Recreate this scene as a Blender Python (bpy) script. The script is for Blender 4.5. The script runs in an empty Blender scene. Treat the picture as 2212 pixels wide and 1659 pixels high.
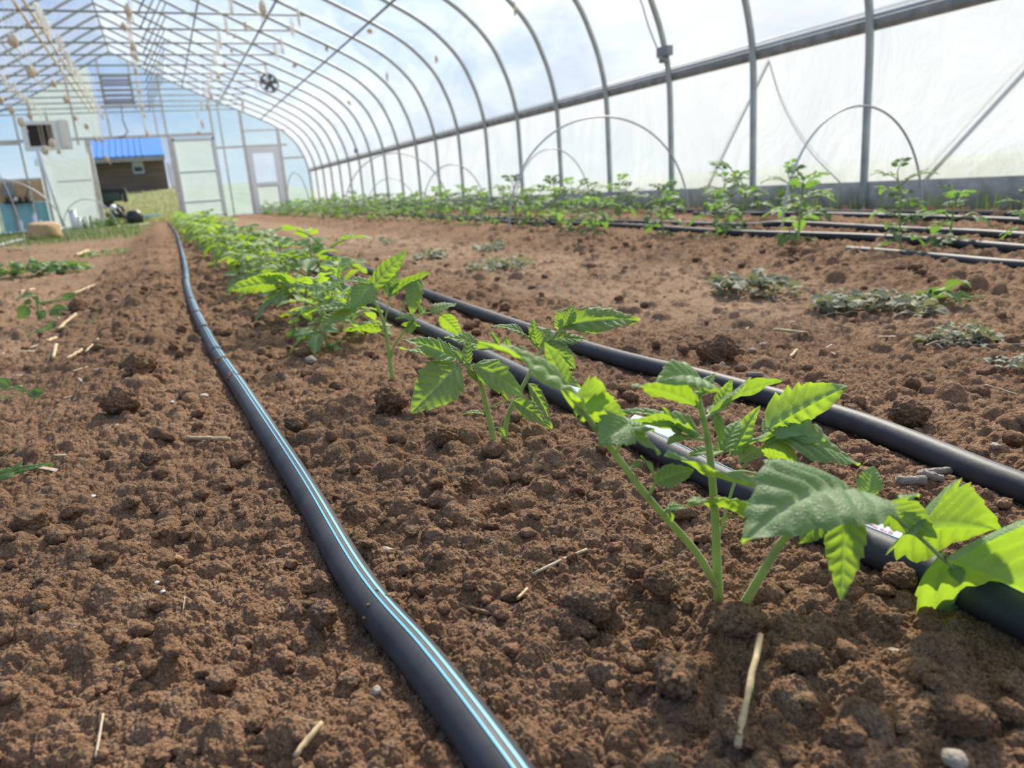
import bpy, bmesh, math, random
import numpy as np
from mathutils import Vector, Matrix

# ------------------------------------------------------------------ camera, world, sun, exposure
S = bpy.context.scene
COL = S.collection
W_, H_ = 2212, 1659
FPX = 1640.0                      # focal length in pixels of the 2212 x 1659 frame
HC = 0.37                         # camera height over the soil
def nrm(v):
    v = np.asarray(v, float); return v / np.linalg.norm(v)
def camdir(px, py): return np.array([(px - W_/2) / FPX, -(py - H_/2) / FPX, -1.0])
_Y = nrm(camdir(343, 453))        # the house runs along +Y, +X is the right wall
_h = camdir(1343, 453 - 1000*math.tan(math.radians(4.2)))
_U = nrm(np.cross(_h, _Y)); _U = _U if _U[1] > 0 else -_U
RM = np.stack([np.cross(_Y, _U), _Y, _U])
EYE = np.array([0, 0, HC])
cd = bpy.data.cameras.new('camera'); cam = bpy.data.objects.new('camera', cd); COL.objects.link(cam)
cam.matrix_world = Matrix.Translation(EYE) @ Matrix(RM.tolist()).to_4x4()
cd.sensor_width = 36; cd.lens = FPX / W_ * 36; cd.clip_start = 0.01; cd.clip_end = 300
cd.dof.use_dof = True; cd.dof.focus_distance = 0.90; cd.dof.aperture_fstop = 6.6
S.camera = cam
S.view_settings.view_transform = 'Standard'; S.view_settings.look = 'None'
S.view_settings.gamma = 1; S.view_settings.exposure = 0.0; S.view_settings.use_curve_mapping = False
cy = S.cycles
cy.max_bounces = 8; cy.diffuse_bounces = 3; cy.glossy_bounces = 3; cy.transmission_bounces = 4
cy.transparent_max_bounces = 12; cy.use_denoising = True; cy.sample_clamp_indirect = 6.0
cy.caustics_reflective = False; cy.caustics_refractive = False

SUN_AZ, SUN_EL = 38.0, 40.0       # azimuth from +Y towards +X
sl = bpy.data.lights.new('sun', 'SUN'); so = bpy.data.objects.new('sun', sl); COL.objects.link(so)
sl.energy = 10.4; sl.angle = math.radians(4.0); sl.color = (1.0, 0.91, 0.77)
_sd = Vector((math.sin(math.radians(SUN_AZ))*math.cos(math.radians(SUN_EL)),
              math.cos(math.radians(SUN_AZ))*math.cos(math.radians(SUN_EL)), math.sin(math.radians(SUN_EL))))
so.rotation_euler = _sd.to_track_quat('Z', 'Y').to_euler(); so.location = _sd * 60

wd = bpy.data.worlds.new('sky'); S.world = wd; wd.use_nodes = True
nt = wd.node_tree; nt.nodes.clear()
def wn(t, **k):
    n = nt.nodes.new(t)
    for a, b in k.items(): setattr(n, a, b)
    return n
tc = wn('ShaderNodeTexCoord'); sep = wn('ShaderNodeSeparateXYZ'); nt.links.new(tc.outputs['Generated'], sep.inputs[0])
rz = wn('ShaderNodeValToRGB'); nt.links.new(sep.outputs['Z'], rz.inputs[0])
e = rz.color_ramp.elements; e[0].position = 0.0; e[0].color = (0.62, 0.78, 0.93, 1)
e[1].position = 0.55; e[1].color = (0.17, 0.37, 0.80, 1)
m = e.new(0.14); m.color = (0.26, 0.52, 0.93, 1)
mp = wn('ShaderNodeMapping'); mp.inputs['Scale'].default_value = (1.6, 1.6, 5.5); mp.inputs['Location'].default_value = (1.3, 0.4, 0.2)
nt.links.new(tc.outputs['Generated'], mp.inputs[0])
nz = wn('ShaderNodeTexNoise'); nz.inputs['Scale'].default_value = 1.5; nz.inputs['Detail'].default_value = 7; nz.inputs['Roughness'].default_value = 0.55
nt.links.new(mp.outputs[0], nz.inputs['Vector'])
bias = wn('ShaderNodeMath', operation='MULTIPLY_ADD'); bias.inputs[1].default_value = 0.30; nt.links.new(sep.outputs['X'], bias.inputs[0]); nt.links.new(nz.outputs[0], bias.inputs[2])
cr = wn('ShaderNodeValToRGB'); nt.links.new(bias.outputs[0], cr.inputs[0])
cr.color_ramp.elements[0].position = 0.44; cr.color_ramp.elements[1].position = 0.74
mx = wn('ShaderNodeMix', data_type='RGBA'); nt.links.new(cr.outputs[0], mx.inputs[0]); nt.links.new(rz.outputs[0], mx.inputs[6])
mx.inputs[7].default_value = (0.90, 0.95, 1.02, 1)
bg = wn('ShaderNodeBackground'); bg.inputs[1].default_value = 0.80; nt.links.new(mx.outputs[2], bg.inputs[0])
wo = wn('ShaderNodeOutputWorld'); nt.links.new(bg.outputs[0], wo.inputs[0])

# ------------------------------------------------------------------ pixel -> place helpers (a ray met with a real plane)
def ray(px, py): return nrm(RM @ camdir(px, py))
def PZ(px, py, z=0.0):
    d = ray(px, py); return EYE + d * ((z - HC) / d[2])
def PY(px, py, y):
    d = ray(px, py); return EYE + d * (y / d[1])
def PX(px, py, x):
    d = ray(px, py); return EYE + d * (x / d[0])
def pxlen(n, p): return n * float(-(RM.T @ (np.asarray(p) - EYE))[2]) / FPX     # n pixels at the depth of p, in metres

# ------------------------------------------------------------------ mesh helpers
rng = np.random.default_rng(7)
def np_mesh(name, V, F, mat=None, smooth=True):
    V = np.asarray(V, np.float32); me = bpy.data.meshes.new(name)
    if isinstance(F, np.ndarray):
        nf, k = F.shape; flat = F.ravel().astype(np.int32); starts = np.arange(0, nf*k, k, dtype=np.int32)
    else:
        ls = np.array([len(f) for f in F], np.int32); nf = len(F)
        flat = np.array([i for f in F for i in f], np.int32); starts = np.concatenate([[0], np.cumsum(ls)[:-1]]).astype(np.int32)
    me.vertices.add(len(V)); me.vertices.foreach_set('co', V.ravel())
    me.loops.add(len(flat)); me.loops.foreach_set('vertex_index', flat)
    me.polygons.add(nf); me.polygons.foreach_set('loop_start', starts)
    me.polygons.foreach_set('use_smooth', np.full(nf, smooth, bool))
    me.update(calc_edges=True)
    if mat: me.materials.append(mat)
    return me
def link(name, me, parent=None):
    o = bpy.data.objects.new(name, me); COL.objects.link(o)
    if parent: o.parent = parent
    return o
def tag(o, label=None, cat=None, group=None, kind=None):
    if label: o['label'] = label
    if cat: o['category'] = cat
    if group: o['group'] = group
    if kind: o['kind'] = kind
    return o
def empty(name, loc, rz=0.0, label=None, cat=None, group=None):
    o = bpy.data.objects.new(name, None); o.empty_display_size = 0.05; COL.objects.link(o)
    o.location = [float(c) for c in loc]; o.rotation_euler = (0, 0, rz)
    return tag(o, label, cat, group)
class MB:
    def __init__(s): s.V, s.F, s.n, s.A = [], [], 0, []
    def add(s, V, F, a=None):
        V = np.asarray(V, float).reshape(-1, 3); s.V.append(V); s.F += [tuple(int(i) + s.n for i in f) for f in F]; s.n += len(V)
        s.A.append(np.zeros(len(V)) if a is None else np.asarray(a, float)); return s
    def box(s, a, b, bev=0.0):
        a = np.array(a, float); b = np.array(b, float); lo = np.minimum(a, b); hi = np.maximum(a, b)
        if bev <= 0:
            V = [[x, y, z] for x in (lo[0], hi[0]) for y in (lo[1], hi[1]) for z in (lo[2], hi[2])]
            return s.add(V, [(0,1,3,2),(4,6,7,5),(0,4,5,1),(2,3,7,6),(0,2,6,4),(1,5,7,3)])
        bm = bmesh.new(); bmesh.ops.create_cube(bm, size=1)
        for v in bm.verts: v.co = Vector([lo[i] + (v.co[i] + .5)*(hi[i]-lo[i]) for i in range(3)])
        bmesh.ops.bevel(bm, geom=bm.edges[:], offset=bev, segments=2, affect='EDGES', profile=.6)
        return s.bm(bm)
    def bm(s, b, M=None):
        b.verts.index_update(); V = [((M @ v.co) if M else v.co)[:] for v in b.verts]; F = [[v.index for v in f.verts] for f in b.faces]; b.free(); return s.add(V, F)
    def tube(s, path, r, n=8, cap=True, a=None):
        P = np.asarray(path, float); m = len(P); r = np.broadcast_to(np.asarray(r, float), (m,))
        T = np.gradient(P, axis=0); T /= np.maximum(np.linalg.norm(T, axis=1, keepdims=True), 1e-9)
        up = np.array([0, 0, 1.0]) if abs(T[0][2]) < .9 else np.array([1.0, 0, 0])
        N = nrm(up - T[0]*up.dot(T[0])); V = []
        for i in range(m):
            N = nrm(N - T[i]*N.dot(T[i])); B = np.cross(T[i], N); an = np.linspace(0, 2*math.pi, n, endpoint=False)
            V.append(P[i] + r[i]*(np.cos(an)[:, None]*N + np.sin(an)[:, None]*B))
        F = [(i*n+j, i*n+(j+1) % n, (i+1)*n+(j+1) % n, (i+1)*n+j) for i in range(m-1) for j in range(n)]
        if cap: F += [tuple(range(n-1, -1, -1)), tuple((m-1)*n + j for j in range(n))]
        return s.add(np.concatenate(V), F, a if a is None else np.full(m*n, a))
    def build(s, name, mat, parent=None, smooth=True, attr=None):
        V = np.concatenate(s.V)
        me = np_mesh(name, V, s.F, mat, smooth)
        if attr:
            at = me.attributes.new(attr, 'FLOAT', 'POINT'); at.data.foreach_set('value', np.concatenate(s.A).astype(np.float32))
        return link(name, me, parent)
def copy_tree(o, parent=None):
    c = o.copy(); COL.objects.link(c)
    if parent: c.parent = parent
    for ch in list(o.children): copy_tree(ch, c)
    return c
def catmull(P, k=8):
    P = np.asarray(P, float); Q = np.vstack([2*P[0]-P[1], P, 2*P[-1]-P[-2]]); out = []
    for i in range(1, len(Q)-2):
        for t in np.linspace(0, 1, k, endpoint=False):
            a, b, c, d = Q[i-1], Q[i], Q[i+1], Q[i+2]
            out.append(.5*((2*b) + (-a+c)*t + (2*a-5*b+4*c-d)*t*t + (-a+3*b-3*c+d)*t**3))
    out.append(P[-1]); return np.array(out)
# numpy gradient noise
_perm = np.random.default_rng(3).permutation(512).astype(np.int64); _perm = np.concatenate([_perm, _perm, _perm])
_ang = np.random.default_rng(4).uniform(0, 2*math.pi, 512)
def noise2(x, y):
    xi = np.floor(x).astype(np.int64); yi = np.floor(y).astype(np.int64); xf = x - xi; yf = y - yi
    u = xf*xf*xf*(xf*(xf*6-15)+10); v = yf*yf*yf*(yf*(yf*6-15)+10)
    def g(ix, iy, dx, dy):
        hsh = _ang[_perm[_perm[ix & 511] + (iy & 511)] & 511]; return np.cos(hsh)*dx + np.sin(hsh)*dy
    a = g(xi, yi, xf, yf); b = g(xi+1, yi, xf-1, yf); c = g(xi, yi+1, xf, yf-1); d = g(xi+1, yi+1, xf-1, yf-1)
    return (a + u*(b-a)) + v*((c + u*(d-c)) - (a + u*(b-a)))
def fbm(x, y, o=4):
    t = 0; a = 1.0
    for i in range(o): t = t + a*noise2(x*2**i + 17.3*i, y*2**i - 9.1*i); a *= .5
    return t

# ------------------------------------------------------------------ materials
def mat(name): 
    m = bpy.data.materials.new(name); m.use_nodes = True; t = m.node_tree; t.nodes.clear()
    return m, t, t.nodes.new('ShaderNodeOutputMaterial')
def nd(t, kind, **k):
    n = t.nodes.new(kind)
    for a, b in k.items():
        if a in n.inputs: n.inputs[a].default_value = b
        else: setattr(n, a, b)
    return n
def ramp(t, src, stops):
    r = t.nodes.new('ShaderNodeValToRGB'); t.links.new(src, r.inputs[0]); e = r.color_ramp.elements
    while len(e) < len(stops): e.new(.5)
    for x, (p, c) in zip(e, stops): x.position = p; x.color = (*c, 1)
    return r.outputs[0]
def mixc(t, f, a, b):
    n = t.nodes.new('ShaderNodeMix'); n.data_type = 'RGBA'
    for s, v in ((0, f), (6, a), (7, b)):
        if hasattr(v, 'is_linked'): t.links.new(v, n.inputs[s])
        else: n.inputs[s].default_value = v if s == 0 else (*v, 1)
    return n.outputs[2]
def plain(name, c, rough=.6, metal=0., spec=.5, var=.12, scale=6., bump=0., bscale=40.):
    m, t, o = mat(name); p = nd(t, 'ShaderNodeBsdfPrincipled', Roughness=rough, Metallic=metal); p.inputs['Specular IOR Level'].default_value = spec
    tcd = nd(t, 'ShaderNodeTexCoord'); n = nd(t, 'ShaderNodeTexNoise', Scale=scale, Detail=5.0); t.links.new(tcd.outputs['Object'], n.inputs['Vector'])
    c = np.array(c); t.links.new(ramp(t, n.outputs[0], [(.3, tuple(c*(1-var))), (.7, tuple(np.minimum(c*(1+var), 1)))]), p.inputs['Base Color'])
    if bump:
        b = nd(t, 'ShaderNodeBump', Strength=bump, Distance=.01); n2 = nd(t, 'ShaderNodeTexNoise', Scale=bscale, Detail=6.0)
        t.links.new(tcd.outputs['Object'], n2.inputs['Vector']); t.links.new(n2.outputs[0], b.inputs['Height']); t.links.new(b.outputs[0], p.inputs['Normal'])
    t.links.new(p.outputs[0], o.inputs[0]); return m

def soil_mat(name, use_attr):
    m, t, o = mat(name); p = nd(t, 'ShaderNodeBsdfPrincipled', Roughness=.95); p.inputs['Specular IOR Level'].default_value = .15
    g = nd(t, 'ShaderNodeNewGeometry'); pos = g.outputs['Position']
    def nse(s, d=5., r=.6):
        n = nd(t, 'ShaderNodeTexNoise', Scale=s, Detail=d, Roughness=r); t.links.new(pos, n.inputs['Vector']); return n.outputs[0]
    base = ramp(t, nse(38., 6.), [(.25, (.215, .121, .066)), (.5, (.325, .192, .112)), (.75, (.440, .280, .172))])
    fine = ramp(t, nse(330., 3.), [(.30, (.55, .50, .47)), (.62, (1.0, 1.0, 1.0)), (.8, (1.22, 1.18, 1.12))])
    mu = t.nodes.new('ShaderNodeMix'); mu.data_type = 'RGBA'; mu.blend_type = 'MULTIPLY'; mu.inputs[0].default_value = .8
    t.links.new(base, mu.inputs[6]); t.links.new(fine, mu.inputs[7]); c = mu.outputs[2]
    # odd grey and ochre grains
    v = nd(t, 'ShaderNodeTexVoronoi', Scale=75.); t.links.new(pos, v.inputs['Vector'])
    sp = nd(t, 'ShaderNodeSeparateColor'); t.links.new(v.outputs['Color'], sp.inputs[0])
    f1 = ramp(t, sp.outputs[0], [(.93, (0, 0, 0)), (.98, (.4, .4, .4))]); c = mixc(t, f1, c, (.34, .25, .17))
    f2 = ramp(t, sp.outputs[1], [(.96, (0, 0, 0)), (.99, (.35, .35, .35))]); c = mixc(t, f2, c, (.22, .175, .14))
    if use_attr:
        a = nd(t, 'ShaderNodeAttribute', attribute_name='dry'); c = mixc(t, a.outputs['Fac'], c, (.450, .308, .202))
        a2 = nd(t, 'ShaderNodeAttribute', attribute_name='grass'); c = mixc(t, a2.outputs['Fac'], c, (.16, .20, .07))
    t.links.new(c, p.inputs['Base Color'])
    vb = nd(t, 'ShaderNodeTexVoronoi', Scale=520.); t.links.new(pos, vb.inputs['Vector']); b0 = nd(t, 'ShaderNodeBump', Strength=1.0, Distance=.0018); b0.invert = True; t.links.new(vb.outputs['Distance'], b0.inputs['Height'])
    vb2 = nd(t, 'ShaderNodeTexVoronoi', Scale=210.); t.links.new(pos, vb2.inputs['Vector']); b1 = nd(t, 'ShaderNodeBump', Strength=.9, Distance=.0045); b1.invert = True; t.links.new(vb2.outputs['Distance'], b1.inputs['Height']); t.links.new(b0.outputs[0], b1.inputs['Normal'])
    b = nd(t, 'ShaderNodeBump', Strength=.8, Distance=.0022); t.links.new(nse(420., 6., .65), b.inputs['Height']); t.links.new(b1.outputs[0], b.inputs['Normal'])
    b2 = nd(t, 'ShaderNodeBump', Strength=.8, Distance=.006); t.links.new(nse(110., 4., .6), b2.inputs['Height']); t.links.new(b.outputs[0], b2.inputs['Normal'])
    t.links.new(b2.outputs[0], p.inputs['Normal']); t.links.new(p.outputs[0], o.inputs[0]); return m
M_soil = soil_mat('soil', True); M_clod = soil_mat('clod_soil', False)

def leaf_mat(name, top, back, vein, trans=.5, rough=.55, hue=.15):
    m, t, o = mat(name); p = nd(t, 'ShaderNodeBsdfPrincipled', Roughness=rough); p.inputs['Specular IOR Level'].default_value = .35
    p.inputs['Sheen Weight'].default_value = .25; p.inputs['Sheen Roughness'].default_value = .4
    a = nd(t, 'ShaderNodeAttribute', attribute_name='vein'); g = nd(t, 'ShaderNodeNewGeometry'); oi = nd(t, 'ShaderNodeObjectInfo')
    n = nd(t, 'ShaderNodeTexNoise', Scale=60., Detail=4.); t.links.new(g.outputs['Position'], n.inputs['Vector'])
    top = np.array(top); c = ramp(t, n.outputs[0], [(.3, tuple(top*(1-hue))), (.7, tuple(top*(1+hue)))])
    c = mixc(t, a.outputs['Fac'], c, vein); t.links.new(c, p.inputs['Base Color'])
    hv = nd(t, 'ShaderNodeHueSaturation'); mr = nd(t, 'ShaderNodeMapRange'); t.links.new(oi.outputs['Random'], mr.inputs[0]); mr.inputs[3].default_value = .8; mr.inputs[4].default_value = 1.12
    tl = nd(t, 'ShaderNodeBsdfTranslucent'); t.links.new(mr.outputs[0], hv.inputs['Value']); hv.inputs['Color'].default_value = (*back, 1)
    bk = mixc(t, a.outputs['Fac'], hv.outputs[0], tuple(np.array(back)*np.array((.85, .95, .8)))); t.links.new(bk, tl.inputs[0])
    ms = nd(t, 'ShaderNodeMixShader'); ms.inputs[0].default_value = trans; t.links.new(p.outputs[0], ms.inputs[1]); t.links.new(tl.outputs[0], ms.inputs[2])
    b = nd(t, 'ShaderNodeBump', Strength=.55, Distance=.0016); n2 = nd(t, 'ShaderNodeTexVoronoi', Scale=330.); n2.feature = 'DISTANCE_TO_EDGE'; t.links.new(g.outputs['Position'], n2.inputs['Vector']); t.links.new(n2.outputs['Distance'], b.inputs['Height'])
    t.links.new(b.outputs[0], p.inputs['Normal'])
    t.links.new(ms.outputs[0], o.inputs[0]); return m
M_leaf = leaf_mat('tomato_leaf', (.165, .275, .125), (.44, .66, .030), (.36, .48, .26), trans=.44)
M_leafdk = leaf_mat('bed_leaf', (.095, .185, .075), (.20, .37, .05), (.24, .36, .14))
M_wilt = leaf_mat('wilted_leaf', (.27, .275, .185), (.28, .30, .13), (.50, .49, .36), trans=.25, rough=.8, hue=.35)
M_green = leaf_mat('weed_leaf', (.13, .24, .08), (.25, .42, .06), (.33, .44, .2), trans=.35, hue=.3)
def stem_mat(name, c, back, trans=.35):
    m, t, o = mat(name); p = nd(t, 'ShaderNodeBsdfPrincipled', Roughness=.5); tl = nd(t, 'ShaderNodeBsdfTranslucent'); tl.inputs[0].default_value = (*back, 1)
    g = nd(t, 'ShaderNodeNewGeometry'); n = nd(t, 'ShaderNodeTexNoise', Scale=45., Detail=4.); t.links.new(g.outputs['Position'], n.inputs['Vector']); c = np.array(c)
    t.links.new(ramp(t, n.outputs[0], [(.3, tuple(c*.8)), (.7, tuple(c*1.2))]), p.inputs['Base Color'])
    p.inputs['Sheen Weight'].default_value = .5
    ms = nd(t, 'ShaderNodeMixShader'); ms.inputs[0].default_value = trans; t.links.new(p.outputs[0], ms.inputs[1]); t.links.new(tl.outputs[0], ms.inputs[2]); t.links.new(ms.outputs[0], o.inputs[0]); return m
M_string = stem_mat('white_string', (.86, .85, .80), (.92, .91, .86), .5)
M_stem = stem_mat('tomato_stem', (.36, .47, .16), (.45, .60, .12))
M_pipe = plain('black_pipe', (.043, .046, .054), rough=.56, spec=.28, var=.25, scale=30, bump=.06, bscale=90)
M_stripe = plain('blue_stripe', (.14, .42, .62), rough=.35, var=.06)
M_galv = plain('galvanised_steel', (.42, .45, .43), rough=.5, metal=.35, var=.15, scale=8)
M_galvd = plain('tie_steel', (.27, .285, .25), rough=.55, metal=.3, var=.18, scale=8)
M_jamb = plain('pale_grey_lumber', (.60, .585, .55), rough=.8, var=.15, scale=8)
M_hoopw = plain('tunnel_wire', (.50, .52, .52), rough=.45, metal=.2, var=.08)
M_wood = plain('weathered_board', (.42, .385, .34), rough=.85, var=.3, scale=9, bump=.4, bscale=30)
M_alu = plain('aluminium_channel', (.62, .64, .66), rough=.4, metal=.4, var=.06)
M_white = plain('white_plastic', (.80, .82, .84), rough=.45, var=.04)
M_cream = plain('cream_painted_metal', (.86, .83, .73), rough=.5, var=.05)
M_dark = plain('dark_opening', (.035, .022, .024), rough=.6, var=.3)
M_blk = plain('black_rubber', (.022, .024, .027), rough=.5, var=.2)
M_dkgreen = plain('dark_green_paint', (.05, .085, .078), rough=.35, var=.1)
M_teal = plain('teal_board', (.30, .60, .68), rough=.6, var=.1)
M_ply = plain('plywood', (.64, .44, .27), rough=.8, var=.18, scale=5)
M_grey = plain('grey_box', (.23, .26, .29), rough=.5, var=.06)
M_tan = plain('tan_sandstone', (.60, .41, .23), rough=.9, var=.18, scale=14, bump=.3)
M_twine = plain('sisal_twine', (.80, .69, .53), rough=.9, var=.22, scale=60, bump=.8, bscale=220)
M_straw = plain('straw', (.50, .37, .21), rough=.7, var=.28, scale=140)
M_dead = plain('dead_stem', (.46, .385, .28), rough=.85, var=.2, scale=80)
M_pellet = plain('grey_pellet', (.34, .30, .25), rough=.95, var=.3, scale=120, bump=.8, bscale=300)
M_peb = plain('pale_pebble', (.36, .30, .235), rough=.8, var=.25, scale=90, bump=.3, bscale=200)
M_ochre = plain('ochre_pebble', (.42, .23, .085), rough=.85, var=.2, scale=90)
M_pink = plain('pink_ink', (.72, .22, .34), rough=.6, var=.05)
M_roof = plain('blue_roof_metal', (.07, .24, .62), rough=.38, metal=.0, var=.04)
M_glass = plain('building_window_glass', (.05, .06, .07), rough=.1, var=.1)
M_trimw = plain('white_window_trim', (.62, .66, .70), rough=.5, var=.04)
M_pvc = plain('white_pvc', (.76, .80, .86), rough=.35, var=.04)
M_sheet = plain('white_sheet', (.82, .84, .86), rough=.6, var=.06, bump=.5, bscale=12)
M_hose = plain('grey_hose', (.46, .45, .50), rough=.5, var=.1)
M_bush = leaf_mat('bush', (.10, .16, .05), (.15, .28, .05), (.15, .2, .08), trans=.3)
def siding_mat():
    m, t, o = mat('log_siding'); p = nd(t, 'ShaderNodeBsdfPrincipled', Roughness=.8); tcd = nd(t, 'ShaderNodeTexCoord')
    w = nd(t, 'ShaderNodeTexWave', Scale=1.0, Distortion=.4); w.bands_direction = 'Z'; w.wave_profile = 'SAW'; w.inputs['Scale'].default_value = 1.25
    t.links.new(tcd.outputs['Object'], w.inputs['Vector']); n = nd(t, 'ShaderNodeTexNoise', Scale=3., Detail=6.)
    mpn = nd(t, 'ShaderNodeMapping'); mpn.inputs['Scale'].default_value = (.25, 1, 5); t.links.new(tcd.outputs['Object'], mpn.inputs[0]); t.links.new(mpn.outputs[0], n.inputs['Vector'])
    c = ramp(t, n.outputs[0], [(.3, (.15, .10, .07)), (.7, (.28, .20, .145))])
    f = ramp(t, w.outputs['Fac'], [(.0, (.35, .35, .35)), (.12, (1, 1, 1))])
    mu = t.nodes.new('ShaderNodeMix'); mu.data_type = 'RGBA'; mu.blend_type = 'MULTIPLY'; mu.inputs[0].default_value = 1.
    t.links.new(c, mu.inputs[6]); t.links.new(f, mu.inputs[7]); t.links.new(mu.outputs[2], p.inputs['Base Color']); t.links.new(p.outputs[0], o.inputs[0]); return m
M_siding = siding_mat()
def film_mat(name, milky, tint, wr=.10, tc_=(.97, .985, 1.0), stretch=(1, .35, 1), gl=.04):
    m, t, o = mat(name); tr = nd(t, 'ShaderNodeBsdfTransparent'); tr.inputs[0].default_value = (*tc_, 1)
    tl = nd(t, 'ShaderNodeBsdfTranslucent'); tl.inputs[0].default_value = (*tint, 1)
    g = nd(t, 'ShaderNodeNewGeometry'); mpn = nd(t, 'ShaderNodeMapping'); mpn.inputs['Scale'].default_value = stretch; t.links.new(g.outputs['Position'], mpn.inputs[0])
    n = nd(t, 'ShaderNodeTexNoise', Scale=1.6, Detail=7., Roughness=.6, Distortion=.8); t.links.new(mpn.outputs[0], n.inputs['Vector'])
    f = nd(t, 'ShaderNodeMapRange'); t.links.new(n.outputs[0], f.inputs[0]); f.inputs[1].default_value = .3; f.inputs[2].default_value = .7; f.inputs[3].default_value = milky - wr; f.inputs[4].default_value = milky + wr
    ms = nd(t, 'ShaderNodeMixShader'); t.links.new(f.outputs[0], ms.inputs[0]); t.links.new(tr.outputs[0], ms.inputs[1]); t.links.new(tl.outputs[0], ms.inputs[2])
    b = nd(t, 'ShaderNodeBump', Strength=.5, Distance=.05); t.links.new(n.outputs[0], b.inputs['Height']); t.links.new(b.outputs[0], tl.inputs['Normal'])
    t.links.new(ms.outputs[0], o.inputs[0]); return m
M_film = film_mat('roof_film', .33, (.62, .67, .73), wr=.10)
M_curt = film_mat('side_curtain_film', .74, (.52, .57, .635), wr=.16, stretch=(1, .8, .5))
M_clear = film_mat('clear_gable_film', .14, (.6, .7, .8), wr=.05)
M_poly = film_mat('frosted_panel', .90, (.29, .345, .36), wr=.04, tc_=(.85, .95, .95))
M_pale = film_mat('pale_blue_panel', .40, (.36, .46, .54), wr=.06, tc_=(.85, .95, 1.0))

# ------------------------------------------------------------------ soil floor: fine near the camera, coarser with distance
NT, NR = 1700, 1750
tt = np.linspace(0, 1, 4000); dens = .30 + np.exp(-((tt*165 - 58 - 24)/44.)**4)
cum = np.cumsum(dens); cum = (cum - cum[0])/(cum[-1]-cum[0])
TH = np.interp(np.linspace(0, 1, NT), cum, np.radians(-58 + 165*tt))
R0, R1 = .10, 31.0; lr_ = np.linspace(math.log(R0), math.log(R1), 3000); rd_ = .45 + 1.5*np.exp(-((np.exp(lr_)-.62)/.52)**2)*(lr_ > math.log(.22)) + .35*(lr_ > math.log(1.2))*(lr_ < math.log(6))
rc_ = np.cumsum(rd_); rc_ = (rc_-rc_[0])/(rc_[-1]-rc_[0]); LR = np.interp(np.linspace(0, 1, NR), rc_, lr_); RR = np.exp(LR)
GX = (np.sin(TH)[None, :]*RR[:, None]); GY = (np.cos(TH)[None, :]*RR[:, None])
def sstep(a, b, x):
    t = np.clip((x-a)/(b-a), 0, 1); return t*t*(3-2*t)
def base_z(x, y):
    z = .012*np.exp(-((x-.45)/.35)**2)
    z = z + .030*np.exp(-((x+.10)/.13)**2)*sstep(.9, 2.2, y)             # ridge of the near bed's left shoulder
    z = z - .022*sstep(-.22, -.5, x)*sstep(-3., -.9, x) 
    z = z - .012*sstep(1.0, 1.3, x)*(1-sstep(1.75, 2.1, x))
    z = z + .035*sstep(1.95, 2.35, x)*(1-sstep(4.3, 4.7, x))
    z = z + .05*sstep(-4, -3.3, x)*0
    return z
def soft(x, y): return .012*fbm(x*3.1, y*3.1, 3) + .010*fbm(x*11., y*11., 3) + .020*np.exp(-((x+.16)/.10)**2-((y-.80)/.16)**2) + .014*np.exp(-((x-.02)/.09)**2-((y-.46)/.10)**2)
Z = base_z(GX, GY) + soft(GX, GY)
path = np.clip(sstep(1.0, 1.3, GX)*(1-sstep(1.8, 2.1, GX)) + .8*sstep(-.28, -.6, GX), 0, 1)*sstep(.9, 1.9, GY)
lump = np.zeros_like(Z)
def scatter(n, rmin, rmax, rho0, rho1, pw, path_k):
    r = rmin*(rmax/rmin)**(rng.random(n)**pw); rho = np.sqrt(rng.random(n)*(rho1**2-rho0**2)+rho0**2)
    th = np.radians(rng.uniform(-48, 100, n) if rho1 < 1.2 else rng.uniform(-22, 66, n))
    x = rho*np.sin(th); y = rho*np.cos(th)
    pk = np.clip(sstep(1.0, 1.3, x)*(1-sstep(1.8, 2.1, x)) + .8*sstep(-.28, -.6, x), 0, 1)*sstep(.9, 1.9, y)
    keep = rng.random(n) > pk*path_k
    sq = rng.uniform(.7, 1.1, n); el = rng.uniform(.75, 1.3, n); ea = rng.uniform(0, math.pi, n); sink = rng.uniform(-.15, .4, n)
    for i in np.nonzero(keep)[0]:
        ri = r[i]*1.3; w = ri/rho[i]; l0 = math.log(rho[i]); a = int(np.searchsorted(LR, l0-w)); b = int(np.searchsorted(LR, l0+w))+1
        c = np.searchsorted(TH, th[i]-w); d = np.searchsorted(TH, th[i]+w)+1
        if a >= b or c >= d: continue
        dx = GX[a:b, c:d]-x[i]; dy = GY[a:b, c:d]-y[i]; ca, sa = math.cos(ea[i]), math.sin(ea[i])
        q = ((dx*ca+dy*sa)/el[i])**2 + ((dy*ca-dx*sa)*el[i])**2
        h = np.sqrt(np.maximum(r[i]**2 - q, 0))*sq[i] - sink[i]*r[i]*.5
        h[q >= r[i]**2] = 0
        s = lump[a:b, c:d]; np.maximum(s, h, out=s)
scatter(9500, .014, .036, 1.2, 13., 2.0, .62)
scatter(650, .012, .022, .18, 1.2, 1.6, .5)
scatter(26000, .007, .015, .9, 5.2, 1.5, .55)
scatter(5200, .006, .011, .16, 1.1, 1.3, .4)
scatter(42000, .0030, .0065, .16, 2.1, 1.2, .3)
scatter(90000, .0015, .0036, .2, 1.25, 1., .2)
near = np.clip(1.3 - RR/3.0, .25, 1)[:, None]
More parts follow.
